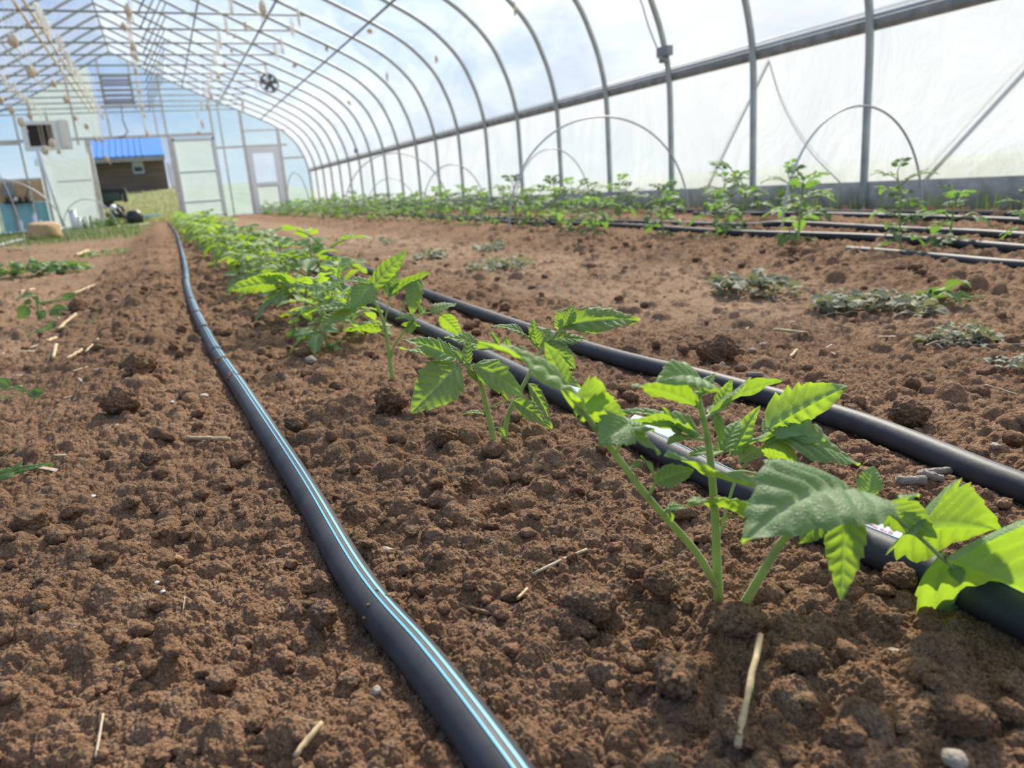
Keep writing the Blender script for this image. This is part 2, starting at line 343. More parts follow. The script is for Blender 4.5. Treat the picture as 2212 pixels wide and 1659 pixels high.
PIPEPX = dict(L=[(1205, 1800), (1088, 1650), (915, 1420), (772, 1238), (645, 1022), (525, 840), (447, 722), (406, 625), (397, 560), (380, 502), (366, 485)],
              M=[(2700, 1570), (2330, 1395), (2060, 1262), (1600, 1056), (1180, 835), (930, 714), (800, 652), (655, 570), (560, 530), (480, 492)],
              R=[(2600, 1165), (2212, 1034), (1850, 893), (1550, 815), (1250, 740), (920, 630), (780, 575), (640, 520)])
PLINE = {k_: catmull([PZ(px, py, .0205) for px, py in v_], 10)[:, :2] for k_, v_ in PIPEPX.items()}
def pipe_dist(x, y):
    d = None
    for L_ in PLINE.values():
        o_ = np.argsort(L_[:, 1]); e_ = np.abs(x - np.interp(y, L_[o_, 1], L_[o_, 0])); d = e_ if d is None else np.minimum(d, e_)
    return d
lump *= .25 + .75*sstep(.010, .034, pipe_dist(GX, GY))
Z = Z + lump + near*(.0030*fbm(GX*70, GY*70, 3) + .0040*np.abs(fbm(GX*120, GY*120, 2)) + .0026*np.abs(fbm(GX*260, GY*260, 1))) + .0060*np.abs(fbm(GX*30, GY*30, 2))
Z += np.where(RR[:, None] > 3, .022*np.abs(fbm(GX*9, GY*9, 4))*(1-.45*path), 0)
Z -= np.median(Z[(RR > .3) & (RR < 3)][:, (TH > -.2) & (TH < 1.)])
def gz(x, y):
    rho = max(math.hypot(x, y), R0*1.01); th = math.atan2(x, y)
    i = int(np.clip(np.searchsorted(LR, math.log(rho))-1, 0, NR-2)); j = int(np.clip(np.searchsorted(TH, th)-1, 0, NT-2)); return float(Z[i:i+2, j:j+2].mean())
def gmax(x, y, r):
    return max(gz(x+r*math.cos(a), y+r*math.sin(a)) for a in np.linspace(0, 6.28, 7)) if r > 0 else gz(x, y)
ii = np.arange((NR-1)*(NT-1)); ri_, ci_ = ii // (NT-1), ii % (NT-1); a_ = ri_*NT + ci_
FQ = np.stack([a_, a_+NT, a_+NT+1, a_+1], 1)
me = np_mesh('floor', np.stack([GX, GY, Z], -1).reshape(-1, 3), FQ, M_soil)
at = me.attributes.new('dry', 'FLOAT', 'POINT')
dry = np.clip(path*(.45+.5*fbm(GX*2.2, GY*2.2, 3)) + .10*fbm(GX*6, GY*6, 3) + .05, 0, .85); at.data.foreach_set('value', dry.ravel().astype(np.float32))
at = me.attributes.new('grass', 'FLOAT', 'POINT')
gr = np.clip(sstep(12.5, 16, GY + 1.5*fbm(GX*.8, GY*.8, 2))*(1-sstep(-.6, .0, GX)) + sstep(4.45, 4.6, GX)*.6, 0, 1)*.75; at.data.foreach_set('value', gr.ravel().astype(np.float32))
tag(link('floor', me), 'red-brown crumbly tilled soil of the greenhouse beds and paths', 'soil', kind='structure')

# loose clods (nobody could count them) and the few big ones that stand out
_ico = {}
def ico(k):
    if k not in _ico:
        b = bmesh.new(); bmesh.ops.create_icosphere(b, subdivisions=k, radius=1); b.verts.index_update()
        _ico[k] = (np.array([v.co[:] for v in b.verts]), np.array([[v.index for v in f.verts] for f in b.faces])); b.free()
    return _ico[k]
def clod_geo(r, k, rough=.16, flat=.75, facets=6, fine=.0):
    V, F = ico(k); P = V.copy()
    for _ in range(facets):
        n = nrm(rng.normal(size=3)); d = P @ n; lim = rng.uniform(.62, .92); P = P - np.outer(np.maximum(d-lim, 0)*.85, n)
    for f_, a_ in ((2.3, rough), (5., rough*.7), (10., rough*.55 + fine), (20., fine*1.2 + rough*.25)):
        kk = rng.normal(size=(3, 7)); kk = kk/np.linalg.norm(kk, axis=0)*f_*rng.uniform(.7, 1.4, 7); nn_ = np.sin(V@kk + rng.uniform(0, 6.28, 7)).sum(1)/2.6
        P = P*(1 + a_*((np.abs(nn_) - .55) if f_ > 4 else nn_*.8))[:, None]
    an = rng.uniform(0, 6.28); c, s = math.cos(an), math.sin(an)
    sc = np.array([rng.uniform(.85, 1.25), rng.uniform(.75, 1.05), flat])*r; P = P*sc
    return P @ np.array([[c, s, 0], [-s, c, 0], [0, 0, 1]]), F
VV, FF, n0 = [], [], 0
for i in range(1500):
    near_ = i < 620
    if near_: rho = math.sqrt(rng.random()*(1.05**2-.2**2)+.2**2); th = math.radians(rng.uniform(-42, 88)); r = rng.uniform(.004, .0105)*(1.35 if rng.random() < .12 else 1)
    else: rho = math.sqrt(rng.random()*(4.6**2-1.0**2)+1.0); th = math.radians(rng.uniform(-14, 62)); r = rng.uniform(.007, .020)
    x, y = rho*math.sin(th), rho*math.cos(th)
    if ((1.05 < x < 2.05) or x < -.3) and y > .9 and rng.random() < .75: continue
    if pipe_dist(x, y) < .024 + r or x > 2.36: continue
    P, F = clod_geo(r, 4 if r/rho > .018 else 3 if r/rho > .007 else 2, fine=.03); P = P + [x, y, gz(x, y) + r*.30]; VV.append(P); FF.append(F+n0); n0 += len(P)
tag(link('soil_clods', np_mesh('soil_clods', np.concatenate(VV), np.concatenate(FF), M_clod)), 'loose brown clods of crumbled earth strewn over the soil', 'soil clods', kind='stuff')
BIG = [(1545, 760, 48, 'big dark clod beyond the pipe, among pale pebbles'), (1588, 1368, 66, 'large crumbly clod just in front of the nearest tomato stems'),
       (1265, 1325, 68, 'broad dark clod left of the nearest tomato plant'), (1428, 1278, 44, 'rounded clod touching the leaning stem of the nearest plant'),
       (1372, 1248, 26, 'small grey clod beside the rounded one left of the stems'), (1015, 1062, 27, 'upright clod in front of the second tomato plant'),
       (845, 878, 50, 'dark flat clod below the third tomato plant'), (960, 955, 38, 'low wide clod left of the second tomato stems'),
       (308, 812, 40, 'squat brown clod uphill left of the striped pipe'), (268, 886, 44, 'pale-topped clod on the left soil slope'), (325, 993, 24, 'angular stone-like clod left of the straw piece'),
       (1735, 1450, 48, 'smooth brown clod right of the standing straw'), (1965, 893, 46, 'crusted clod beyond the far pipe at right'), (1455, 1480, 55, 'wide clod low in front, left of the straw'),
       (700, 1330, 36, 'grey clod lying left of the striped pipe'), (1395, 1400, 26, 'small knobbly clod before the broad dark clod'), (2085, 1575, 60, 'rounded clod at the near edge of the bed on the right'),
       (640, 920, 30, 'crumb-covered clod beside the striped pipe on its right'), (1940, 1265, 40, 'pale brown clod under the hanging leaf'), (165, 655, 24, 'dark round clod behind the wilted green sprig')]
for px, py, rp, lab in BIG:
    p = PZ(px, py, .01); r = pxlen(rp, p); P, F = clod_geo(r*.88, 5, rough=.13, flat=.8, fine=.028, facets=5)
    z = base_z(p[0], p[1]) + .006; o = link('soil_clod', np_mesh('soil_clod', P, F, M_clod)); o.location = (p[0], p[1], max(z + r*.15, gz(p[0], p[1]) - r*.12)); tag(o, lab, 'clod')

# ------------------------------------------------------------------ greenhouse shell
XR, YE, BAY, Y0 = -0.56, 26.94, 1.1942, 4.25          # ridge, end wall, hoop spacing, first hoop seen at the right
PROF = [(5.37, -.05), (5.37, .7), (5.36, 1.25), (5.30, 1.60), (5.20, 1.89), (5.05, 2.19), (4.80, 2.48), (4.47, 2.74), (3.98, 3.00), (3.20, 3.36), (2.30, 3.78), (1.20, 4.34), (.45, 4.76), (0, 5.0)]
pr = catmull(PROF, 5)
PR_R = np.array([(XR + x, z) for x, z in pr]); PR_L = np.array([(XR - x, z) for x, z in pr])[::-1]
ARCH = np.vstack([PR_R, PR_L[1:]])
def roof_x(z):                   # |x - ridge| on the bow at height z (upper part)
    return float(np.interp(z, pr[:, 1], pr[:, 0]))
def roof_z(x): return float(np.interp(-abs(x-XR), -pr[:, 0], pr[:, 1]))
ORD = ['first', 'second', 'third', 'fourth', 'fifth', 'sixth', 'seventh', 'eighth', 'ninth', 'tenth', 'eleventh', 'twelfth', 'thirteenth', 'fourteenth', 'fifteenth', 'sixteenth', 'seventeenth', 'eighteenth', 'nineteenth', 'twentieth']
arch_me = MB().tube([(x, 0, z) for x, z in ARCH], .029, 10).build('bow', M_galv)
tie_x = roof_x(3.30)
tie_o = MB().tube([(XR-tie_x, 0, 3.30), (XR+tie_x, 0, 3.30)], .017, 8).build('cross_tie', M_galvd)
br_o = MB().tube([(XR+.78, 0, 3.30), (XR+1.36, 0, roof_z(XR+1.36)-.02)], .013, 7).build('truss_brace', M_galvd)
protos = [arch_me, tie_o, br_o]; pm = [o.data for o in protos]
for o in protos: bpy.data.objects.remove(o)
HOOPY = [Y0 + BAY*i for i in range(20)]
for i, y in enumerate(HOOPY):
    root = empty('greenhouse_hoop', (0, y, 0), 0, 'galvanised greenhouse hoop with roof tie, ' + ORD[i] + ' from the camera along the right wall' if i < 19 else 'galvanised end hoop standing against the gable wall', 'hoop', 'galvanised hoops of the greenhouse frame')
    for nm, d in zip(('bow', 'cross_tie', 'truss_brace'), pm): link(nm, d, root)
def shell(name, prof, y0, y1, m, lab, off=.036):
    P = np.array(prof, float); T = np.gradient(P, axis=0); T /= np.linalg.norm(T, axis=1, keepdims=True); N = np.stack([T[:, 1], -T[:, 0]], 1); Q = P + N*off
    ys = np.linspace(y0, y1, 60); V = np.stack([np.repeat(Q[:, 0][None], 60, 0), np.repeat(ys[:, None], len(Q), 1), np.repeat(Q[:, 1][None], 60, 0)], -1).reshape(-1, 3)
    k = len(Q); F = np.array([(i*k+j, i*k+j+1, (i+1)*k+j+1, (i+1)*k+j) for i in range(59) for j in range(k-1)])
    return tag(link(name, np_mesh(name, V, F, m)), lab, 'wall', kind='structure')
roofp = [p for p in ARCH if p[1] >= 1.24]
shell('ceiling', roofp, -2.0, YE+.05, M_film, 'translucent plastic film stretched over the curved roof hoops')
XW = XR + 5.37
shell('wall_right', [(XW, z) for z in (.0, .3, .6, .9, 1.34)], -2.0, YE+.05, M_curt, 'milky plastic side curtain below the hip board on the right', off=.085)
shell('wall_left', [(XR-5.37, z) for z in (1.34, .9, .6, .3, .0)], -2.0, YE+.05, M_curt, 'milky plastic side curtain of the left wall', off=.085)
for sx, nm in ((1, 'right'), (-1, 'left')):
    x0 = XR + sx*(5.37+.030); x1 = XR + sx*(5.37+.070)
    tag(MB().box((x0, -2, -.05), (x1, YE, .197)).build('baseboard_'+nm, M_wood), 'grey weathered baseboard along the foot of the %s wall' % nm, 'baseboard', kind='structure')
    root = empty('hip_board', (x0, 0, 1.29), 0, 'long wooden hip board with metal channel along the %s wall' % nm, 'board')
    o = MB().box((0, -2, -.048), (sx*.038, YE, .030)).build('board', M_wood, root)
    o = MB().box((0, -2, .040), (sx*.030, YE, .058)).tube([(sx*.02, -2, .085), (sx*.02, YE, .085)], .012, 8).build('film_channel', M_alu, root)
# lengthwise pipes under the roof
for (x, z, lab) in ((3.45, 3.09, 'lowest roof purlin on the right slope'), (2.28, 3.62, 'middle roof purlin on the right slope'), (1.28, 4.10, 'upper roof purlin on the right slope'), (XR, 4.955, 'ridge purlin along the peak of the roof'),
                    (-4.57, 3.09, 'lowest roof purlin on the left slope'), (-3.40, 3.62, 'middle roof purlin on the left slope'), (-2.40, 4.10, 'upper roof purlin on the left slope')):
    if x == XR: zz = z
    else: zz = roof_z(x) - .045
    tag(MB().tube([(x, -1, zz), (x, YE, zz)], .019, 8).build('roof_purlin', M_galvd), 'steel ' + lab, 'purlin', 'roof purlins')
for dx, lab in ((-.06, 'left one of the paired pale pipes lying along the roof ties'), (.07, 'right one of the paired pale pipes lying along the roof ties')):
    tag(MB().tube([(-1.30+dx, 6, 3.335), (-1.30+dx, YE-.2, 3.335)], .027, 8).build('roof_pipe', M_cream), lab, 'pipe', 'paired roof pipes')

# end wall: panels, studs, doors
def pane(name, x0, x1, z0, z1, m, lab, y=YE+.02):
    # a panel cut to the outline of the gable
    xs = np.linspace(x0, x1, 17); top = np.array([min(z1, roof_z(x)) for x in xs]); V = [(x, y, min(z0, t)) for x, t in zip(xs, top)] + [(x, y, t) for x, t in zip(xs, top)]
    F = [(i, i+1, 18+i, 17+i) for i in range(16)]
    return tag(link(name, np_mesh(name, V, F, m, False)), lab, 'wall', kind='structure')
pane('wall_back', -1.20, .62, 2.56, 6, M_clear, 'clear film of the middle gable showing blue sky')
pane('wall_back', .62, 1.97, 2.56, 6, M_pale, 'pale film of the gable over the sliding door')
pane('wall_back', -3.00, -1.53, 0, 2.56, M_poly, 'frosted greenish panel left of the big doorway')
pane('wall_back', -3.00, -1.20, 2.56, 6, M_poly, 'frosted greenish panel of the gable over the fan')
pane('wall_back', -5.9, -3.00, 1.50, 6, M_pale, 'pale blue film of the end wall at far left')
pane('wall_back', -5.9, -4.2, 0, 1.50, M_pale, 'pale film low in the left corner of the end wall')
pane('wall_back', 1.97, 2.86, 0, 6, M_pale, 'narrow pale panels left of the small door')
pane('wall_back', 2.86, 3.95, 2.14, 6, M_pale, 'pale panel above the small door')
pane('wall_back', 3.95, 4.82, 0, 6, M_pale, 'pale film in the right corner of the end wall')
STUD = [(-3.35, 0, 4, .03, 'M', 'upright at the left of the fan'), (-2.93, 0, 3.7, .04, 'M', 'upright behind the fan box'), (-1.85, 2.4, 4.3, .03, 'M', 'thin upright above the header left of the doorway'),
        (-.94, 2.56, 4.8, .028, 'M', 'upright left of the gable louvre'), (-.12, 3.35, 4.8, .028, 'M', 'upright right of the gable louvre'), (.62, 2.56, 4.4, .03, 'M', 'upright over the right door jamb'), (.36, 2.56, 3.5, .02, 'M', 'short thin upright over the doorway'),
        (1.97, 0, 3.7, .03, 'M', 'upright at the right of the sliding door'), (2.22, 0, 3.55, .025, 'M', 'second thin upright right of the sliding door'), (2.86, 0, 3.3, .045, 'M', 'upright hinge post of the small door'), (3.96, 0, 2.75, .05, 'M', 'upright latch post of the small door')]
k = 1
for x, z0, z1, r, _, lab in STUD:
    tag(MB().box((x-r, YE-.05, z0), (x+r, YE, min(z1, roof_z(x)-.02))).build('trim_%d' % k, M_jamb, smooth=False), 'grey ' + lab, 'stud', kind='structure'); k += 1
for x0, x1, z, r, lab in ((-5.6, 2.0, 2.57, .04, 'header beam across the end wall over the doorway'), (2.0, 4.2, 2.14, .03, 'rail at the top of the small door'), (2.86, 4.3, 2.62, .02, 'rail over the small door'),
                          (3.96, 4.75, 1.72, .03, 'rail in the right corner of the end wall'), (-5.4, -3.35, 2.50, .03, 'rail left of the fan'), (-5.5, -3.0, 1.50, .03, 'rail over the board opening'), (-1.2, .62, 3.47, .025, 'rail under the gable louvre'), (-2.6, -1.55, 1.38, .02, 'rail of the frosted left panel')):
    tag(MB().box((x0, YE-.055, z-r), (x1, YE-.005, z+r)).build('trim_%d' % k, M_jamb, smooth=False), 'grey ' + lab, 'rail', kind='structure'); k += 1
for x, lab in ((-1.60, 'left jamb of the open big doorway'), (.68, 'right jamb of the open big doorway')):
    tag(MB().box((x-.075, YE-.10, 0), (x+.075, YE+.02, 2.56), .01).build('trim_%d' % k, M_jamb), 'grey ' + lab, 'jamb', kind='structure'); k += 1
d = tag(empty('door_1', (0, YE-.09, 0), 0, 'frosted sliding door pushed open to the right of the doorway', 'door'), kind='structure')
tag(MB().add([(.78, 0, .04), (1.93, 0, .04), (1.93, 0, 2.42), (.78, 0, 2.42)], [(0, 1, 2, 3)]).build('door_panel', M_poly, d, False), kind='structure')
fb = MB()
for a, b in (((.74, .04), (.80, 2.46)), ((1.90, .04), (1.96, 2.46)), ((.74, 2.40), (1.96, 2.46)), ((.74, .04), (1.96, .10)), ((.80, 1.44), (1.90, 1.48)), ((.80, .52), (1.90, .56))): fb.box((a[0], -.025, a[1]), (b[0], .025, b[1]))
tag(fb.build('door_frame', M_white, d, False), kind='structure')
d = tag(empty('door_2', (0, YE-.02, 0), 0, 'small framed door at the right of the end wall', 'door'), kind='structure')
fb = MB()
for a, b in (((2.91, .03), (3.07, 2.10)), ((3.74, .03), (3.91, 2.10)), ((3.07, 1.94), (3.74, 2.10)), ((3.07, .03), (3.74, .20)), ((3.07, .88), (3.74, 1.00))): fb.box((a[0], -.03, a[1]), (b[0], .03, b[1]))
tag(fb.build('door_frame', M_white, d, False), kind='structure'); tag(MB().add([(3.07, 0, .2), (3.74, 0, .2), (3.74, 0, .9), (3.07, 0, .9)], [(0, 1, 2, 3)]).build('lower_panel', M_poly, d, False), kind='structure')
tag(MB().add([(3.07, 0, 1.0), (3.74, 0, 1.0), (3.74, 0, 1.94), (3.07, 0, 1.94)], [(0, 1, 2, 3)]).build('window_pane', M_clear, d, False), kind='structure')
# gable louvre
lv = empty('gable_louvre', (-.53, YE-.03, 3.92), 0, 'purple-grey slatted louvre high in the middle gable', 'louvre')
b = MB(); 
for a, c in (((-.40, -.40), (-.36, .40)), ((.36, -.40), (.40, .40)), ((-.40, .36), (.40, .40)), ((-.40, -.40), (.40, -.36))): b.box((a[0], -.03, a[1]), (c[0], .03, c[1]))
b.build('frame', M_galvd, lv, False)
for i in range(5):
    s = MB().box((-.36, -.006, -.06), (.36, .006, .06)).build('slat', plain('louvre_slat', (.20, .18, .30), rough=.4) if i == 0 else bpy.data.materials['louvre_slat'], lv, False); s.location = (0, 0, -.28 + .14*i); s.rotation_euler = (-.9, 0, 0)
# exhaust fan in its box
fn = empty('exhaust_fan', (-2.62, YE-.10, 2.70), 0, 'boxed exhaust fan with dark shutter on the end wall, left of the doorway', 'fan')
b = MB()
for a, c in (((-.60, -.42), (-.46, .40)), ((.18, -.42), (.62, .40)), ((-.46, .30), (.18, .40)), ((-.46, -.42), (.18, -.30))): b.box((a[0], -.08, a[1]), (c[0], .08, c[1]))
b.build('housing', M_white, fn, False); MB().box((-.46, .02, -.30), (.18, .06, .30)).build('shutter', M_dark, fn, False)
b = MB()
for i in range(7): b.box((-.45, -.01, -.29+i*.085), (.17, .03, -.275+i*.085))
b.build('shutter_slats', plain('shutter_slat', (.07, .045, .05), rough=.5), fn, False)
MB().box((.36, -.14, -.36), (.55, -.08, .42), .03).build('side_cover', M_cream, fn)
pd = empty('lean_pvc', (0, 0, 0)); bpy.data.objects.remove(pd)
tag(MB().tube([PY(80, 320, YE-.3), PY(137, 489, YE-.5)], .035, 8).build('upright_pipe', M_pvc), 'pale pipe leaning against the frosted panel below the fan box', 'pipe')
tag(MB().tube([PY(187, 318, YE-.35), PY(216, 487, YE-.6)], .012, 6).build('hanging_cord', M_string), 'thin white cord hanging beside the left door jamb', 'cord')
q = PY(365, 352, YE-.12); q2 = PY(377, 408, YE-.12)
b = MB(); b.tube(catmull([q, q*.5+q2*.5+np.array([-.02, 0, 0]), q2], 5), [.07]*5+[.06]*5+[.05], 8); tag(b.build('plastic_flap', M_white), 'rolled white plastic flap tied to the right door jamb', 'flap')
tag(MB().tube([PY(262, 228, YE-.08), PY(266, 262, YE-.08), PY(276, 285, YE-.08), PY(268, 294, YE-.08), PY(255, 296, YE-.08)], .022, 8).build('bent_pipe', M_galvd), 'bent grey pipe arm hanging above the doorway header', 'pipe')

# far left: board opening with equipment
bp = empty('equipment_board', (-3.6, YE+.10, 0), 0, 'plywood board with a teal lower half in the left opening of the end wall', 'board')
MB().box((-.62, 0, .87), (.58, .05, 1.52)).build('plywood_top', M_ply, bp, False); MB().box((-.62, 0, -.05), (.58, .05, .86)).build('teal_panel', M_teal, bp, False)
MB().box((-.30, -.06, -.02), (-.22, 0, .9)).build('batten', M_wood, bp, False)
ex = empty('control_box', PY(19, 410, YE-.02), 0, 'grey electrical box fixed to the plywood board', 'box')
MB().box((-.14, -.07, -.18), (.14, .03, .20), .015).build('cover', M_grey, ex); MB().box((.145, -.03, -.02), (.16, -.01, .04)).build('latch', M_alu, ex)
MB().tube([(0, -.02, -.18), (.03, -.02, -.36), (.08, -.02, -.46)], .014, 6).build('cable', M_blk, ex)
vb = empty('valve_cluster', PY(38, 432, YE-.06), 0, 'dark irrigation valves and wires below the grey box', 'valves')
b = MB()
for i in range(4): b.tube([(-.26+.16*i, 0, -.08+.02*(i % 2)), (-.26+.16*i, 0, .08)], .045, 8)
b.build('valve_body', M_blk, vb); MB().tube([(-.36, 0, -.06), (.36, 0, -.09)], .03, 8).build('manifold', M_blk, vb); MB().tube(catmull([(.2, 0, .05), (.34, 0, .3), (.3, 0, .55)], 5), .010, 5).build('wire', M_blk, vb)
MB().tube([(-.08, -.05, -.02), (.0, -.05, .06)], .05, 8).build('white_filter', M_white, vb)

# devices hung in the house
sb = empty('sensor_box', (XW-.02, Y0+2*BAY, 1.50), 0, 'small dark sensor box clamped to the third hoop above the hip board', 'sensor')
MB().box((-.075, -.09, -.035), (.0, .09, .06), .01).build('case', M_grey, sb); MB().box((-.085, -.03, -.09), (-.01, .03, -.035)).build('clamp', M_galvd, sb)
MB().tube(catmull([(-.03, .08, -.02), (-.13, .12, .25), (-.24, .10, .5), (-.42, .08, .78), (-.72, .05, 1.1)], 6), .007, 6).build('cable', M_grey, sb)
sb2 = empty('sensor_box', (XW-.02, Y0+13*BAY, 1.44), 0, 'tiny dark sensor box on a far hoop at the hip board', 'sensor')
MB().box((-.07, -.09, -.04), (.0, .09, .06), .01).build('case', M_grey, sb2)
hp = PZ(582, 182, 3.0); hp = PY(582, 180, 19.5)
hf = empty('circulation_fan', hp, -.25, 'round grey circulation fan hanging under the roof ties', 'fan')
b = MB(); an = np.linspace(0, 2*math.pi, 25); ring = lambda r, y: [(r*math.cos(t), y, r*math.sin(t)) for t in an]
V = np.array(ring(.21, -.10)+ring(.21, .10)+ring(.19, .10)+ring(.19, -.10)); F = [(r*25+j, r*25+j+1, ((r+1) % 4)*25+j+1, ((r+1) % 4)*25+j) for r in range(4) for j in range(24)]
b.add(V, F); b.build('shroud', M_grey, hf)
for i in range(5):
    t = i*2*math.pi/5; bl = MB().add([(-.03, -.02, .03), (.03, .02, .03), (.07, .03, .175), (-.05, -.03, .175), (-.03, -.01, .03), (.03, .03, .03), (.07, .04, .175), (-.05, -.02, .175)], [(0,1,2,3),(7,6,5,4),(0,4,5,1),(1,5,6,2),(2,6,7,3),(3,7,4,0)]).build('blade', M_galvd, hf); bl.rotation_euler = (0, t, 0)
MB().tube([(0, -.12, 0), (0, .04, 0)], .05, 12).build('motor', M_blk, hf); MB().tube([(0, 0, .2), (0, 0, .2 + 3.30 - hp[2] - .2)], .008, 6).build('hanger', M_galvd, hf)
b = MB(); 
for r in (.06, .11, .16, .2): b.tube(ring(r, -.125), .003, 5, cap=False)
for t in an[:-1:3]: b.tube([(0, -.125, 0), (.21*math.cos(t), -.125, .21*math.sin(t))], .003, 5)
b.build('guard', M_galv, hf); MB().tube([(-.035, -.13, .05), (-.035, -.14, .05)], .05, 14).build('glint_disc', M_white, hf)  # white disc stands in for the bright glint on the guard

# ------------------------------------------------------------------ twine: bundles, wound balls, the clumped cord
sd = lambda s: np.random.default_rng(s)
def twine_bundle(p, L, seed, lab, n=3):
    r = sd(seed); root = empty('twine_hank', p, 0, lab, 'twine', 'short hanks of white string hung along the roof ties')
    b = MB()
    for i in range(n):
        o = r.uniform(-.03, .03, 2); w = r.uniform(.008, .02); l = L*r.uniform(.7, 1.1)
        b.tube(catmull([(o[0]-w, o[1], .02), (o[0]-w*.8, o[1], -l*.6), (o[0], o[1], -l), (o[0]+w*.8, o[1], -l*.55), (o[0]+w, o[1], .02)], 4), .0065, 5)
    b.build('string_loops', M_string, root); MB().tube([(0, -.03, .03), (0, .03, .03)], .006, 5).build('hook', M_galvd, root)
    return root
RUNS = [('left of the paired roof pipes' , [(75, 8), (88, 24), (96, 37), (103, 49), (123, 79), (130, 87), (140, 109), (147, 121), (152, 129), (164, 149), (171, 160), (186, 186), (195, 201), (203, 214), (212, 230), (230, 262)], 'between the paired pipes and the ridge'),
        ('', [(4, 163), (17, 177), (30, 183), (40, 195), (50, 204), (60, 212), (70, 220), (84, 233), (97, 243), (110, 255)], 'low along the left slope of the roof'),
        ('', [(498, 2), (484, 42), (474, 72), (467, 92), (461, 120), (453, 148), (447, 172), (440, 190), (432, 215), (426, 236)], 'on the string line right of the ridge'),
        ('', [(642, 22), (630, 45), (607, 85), (594, 100), (574, 142), (563, 160), (554, 172)], 'near the ends of the ties on the right')]
hk = None
for ri, (_, pts, where) in enumerate(RUNS):
    for i, (px, py) in enumerate(pts):
        p = PZ(px, py, 3.26); p[1] = min(p[1], YE-.4); hk = twine_bundle(p, .25, 100*ri+i, 'short hank of white string looped %s' % where)
def ball_geo(b, c, r, h, seed):
    P, F = ico(3); g = sd(seed); Q = P*(1+.10*np.sin(P@g.normal(size=3)*5+g.uniform(0, 6)) + .07*np.sin(P@g.normal(size=3)*11))[:, None]; Q = Q*[r, r, h]; Q[:, :2] *= (1-.35*np.clip(Q[:, 2:]/h, 0, 1)); b.add(Q+np.array(c), F)
BALL = [(28, 88, 24, 9.5, 'biggest wound twine ball, hanging at the top left corner'), (68, 155, 22, 11, 'pear-shaped twine ball hanging below the biggest one at left'), (116, 180, 14, 13.5, 'twine ball hanging left of the paired roof pipes, third down from the corner'),
        (143, 214, 14, 15, 'oval twine ball hanging above the exhaust fan'), (3, 215, 12, 12, 'twine ball cut by the left picture edge'), (25, 238, 14, 13, 'knotted twine ball over the far-left end wall'), (64, 249, 13, 15, 'twine ball hanging left of the exhaust fan shutter'),
        (46, 263, 17, 14, 'wide twine knot at the upper left corner of the fan box'), (97, 325, 16, 16, 'loose twine ball at the foot of the fan box'), (112, 309, 15, 16.5, 'twine ball hanging before the dark fan shutter'), (127, 327, 10, 17, 'small twine ball under the fan cover'),
        (206, 300, 10, 19, 'twine knot hanging at the left end of the doorway header'), (219, 302, 9, 19.5, 'small twine knot on the doorway header'), (231, 342, 11, 20, 'twine ball hanging in front of the blue roof'), (187, 273, 11, 18, 'twine knot hanging over the frosted panel'), (163, 255, 10, 18, 'faint twine knot left of the doorway, near the ties')]
for i, (px, py, s, y, lab) in enumerate(BALL):
    p = PY(px, py, y); r = pxlen(s*.5, p); root = empty('twine_ball', p, 0, lab, 'twine', 'wound balls of trellis twine hanging from the ties')
    b = MB(); ball_geo(b, (0, 0, 0), r*.82, r*1.15, i)
    for k2 in range(7):
        t = np.linspace(0, 2*math.pi, 13); g = sd(50+k2+9*i); ax = g.uniform(0, 3.14); R_ = r*1.0
        b.tube(np.stack([R_*.86*np.cos(t)*math.cos(ax), R_*.86*np.cos(t)*math.sin(ax), R_*1.15*np.sin(t)*g.uniform(.7, 1)], 1), r*.08, 5, cap=False)
    b.build('wound_twine', M_twine, root); g = sd(i+400)
    tp = max(3.30-p[2], .1)
    MB().tube([(r*.3, 0, r*.8), (r*.6, 0, tp)], .0035, 5).tube([(-r*.3, 0, r*.8), (-r*.9, .02, tp)], .0035, 5).build('string', M_string, root)
    MB().tube(catmull([(r*.2, 0, -r), (r*.7, 0, -r*1.9), (r*1.1, 0, -r*2.6)], 4), [.006]*8+[.002], 5).build('loose_tail', M_twine, root)
cp = [PZ(277, 5, 2.80), PZ(284, 70, 2.80), PZ(291, 130, 2.80), PZ(300, 200, 2.72), PZ(309, 245, 2.72), PZ(318, 300, 2.60)]
cpts = [c if c[1] < YE-.3 else np.array([c[0], YE-.3, c[2]]) for c in cp]
ropec = empty('clumped_cord', (0, 0, 0), 0, 'thick string cord with dangling tufts running below the ridge', 'cord')
b = MB()
for k2 in range(4):
    g = sd(k2); q = catmull(np.array(cpts) + g.normal(size=(6, 3))*[.02, .05, .03], 8); b.tube(q, .006, 5)
b.build('cord', M_string, ropec)
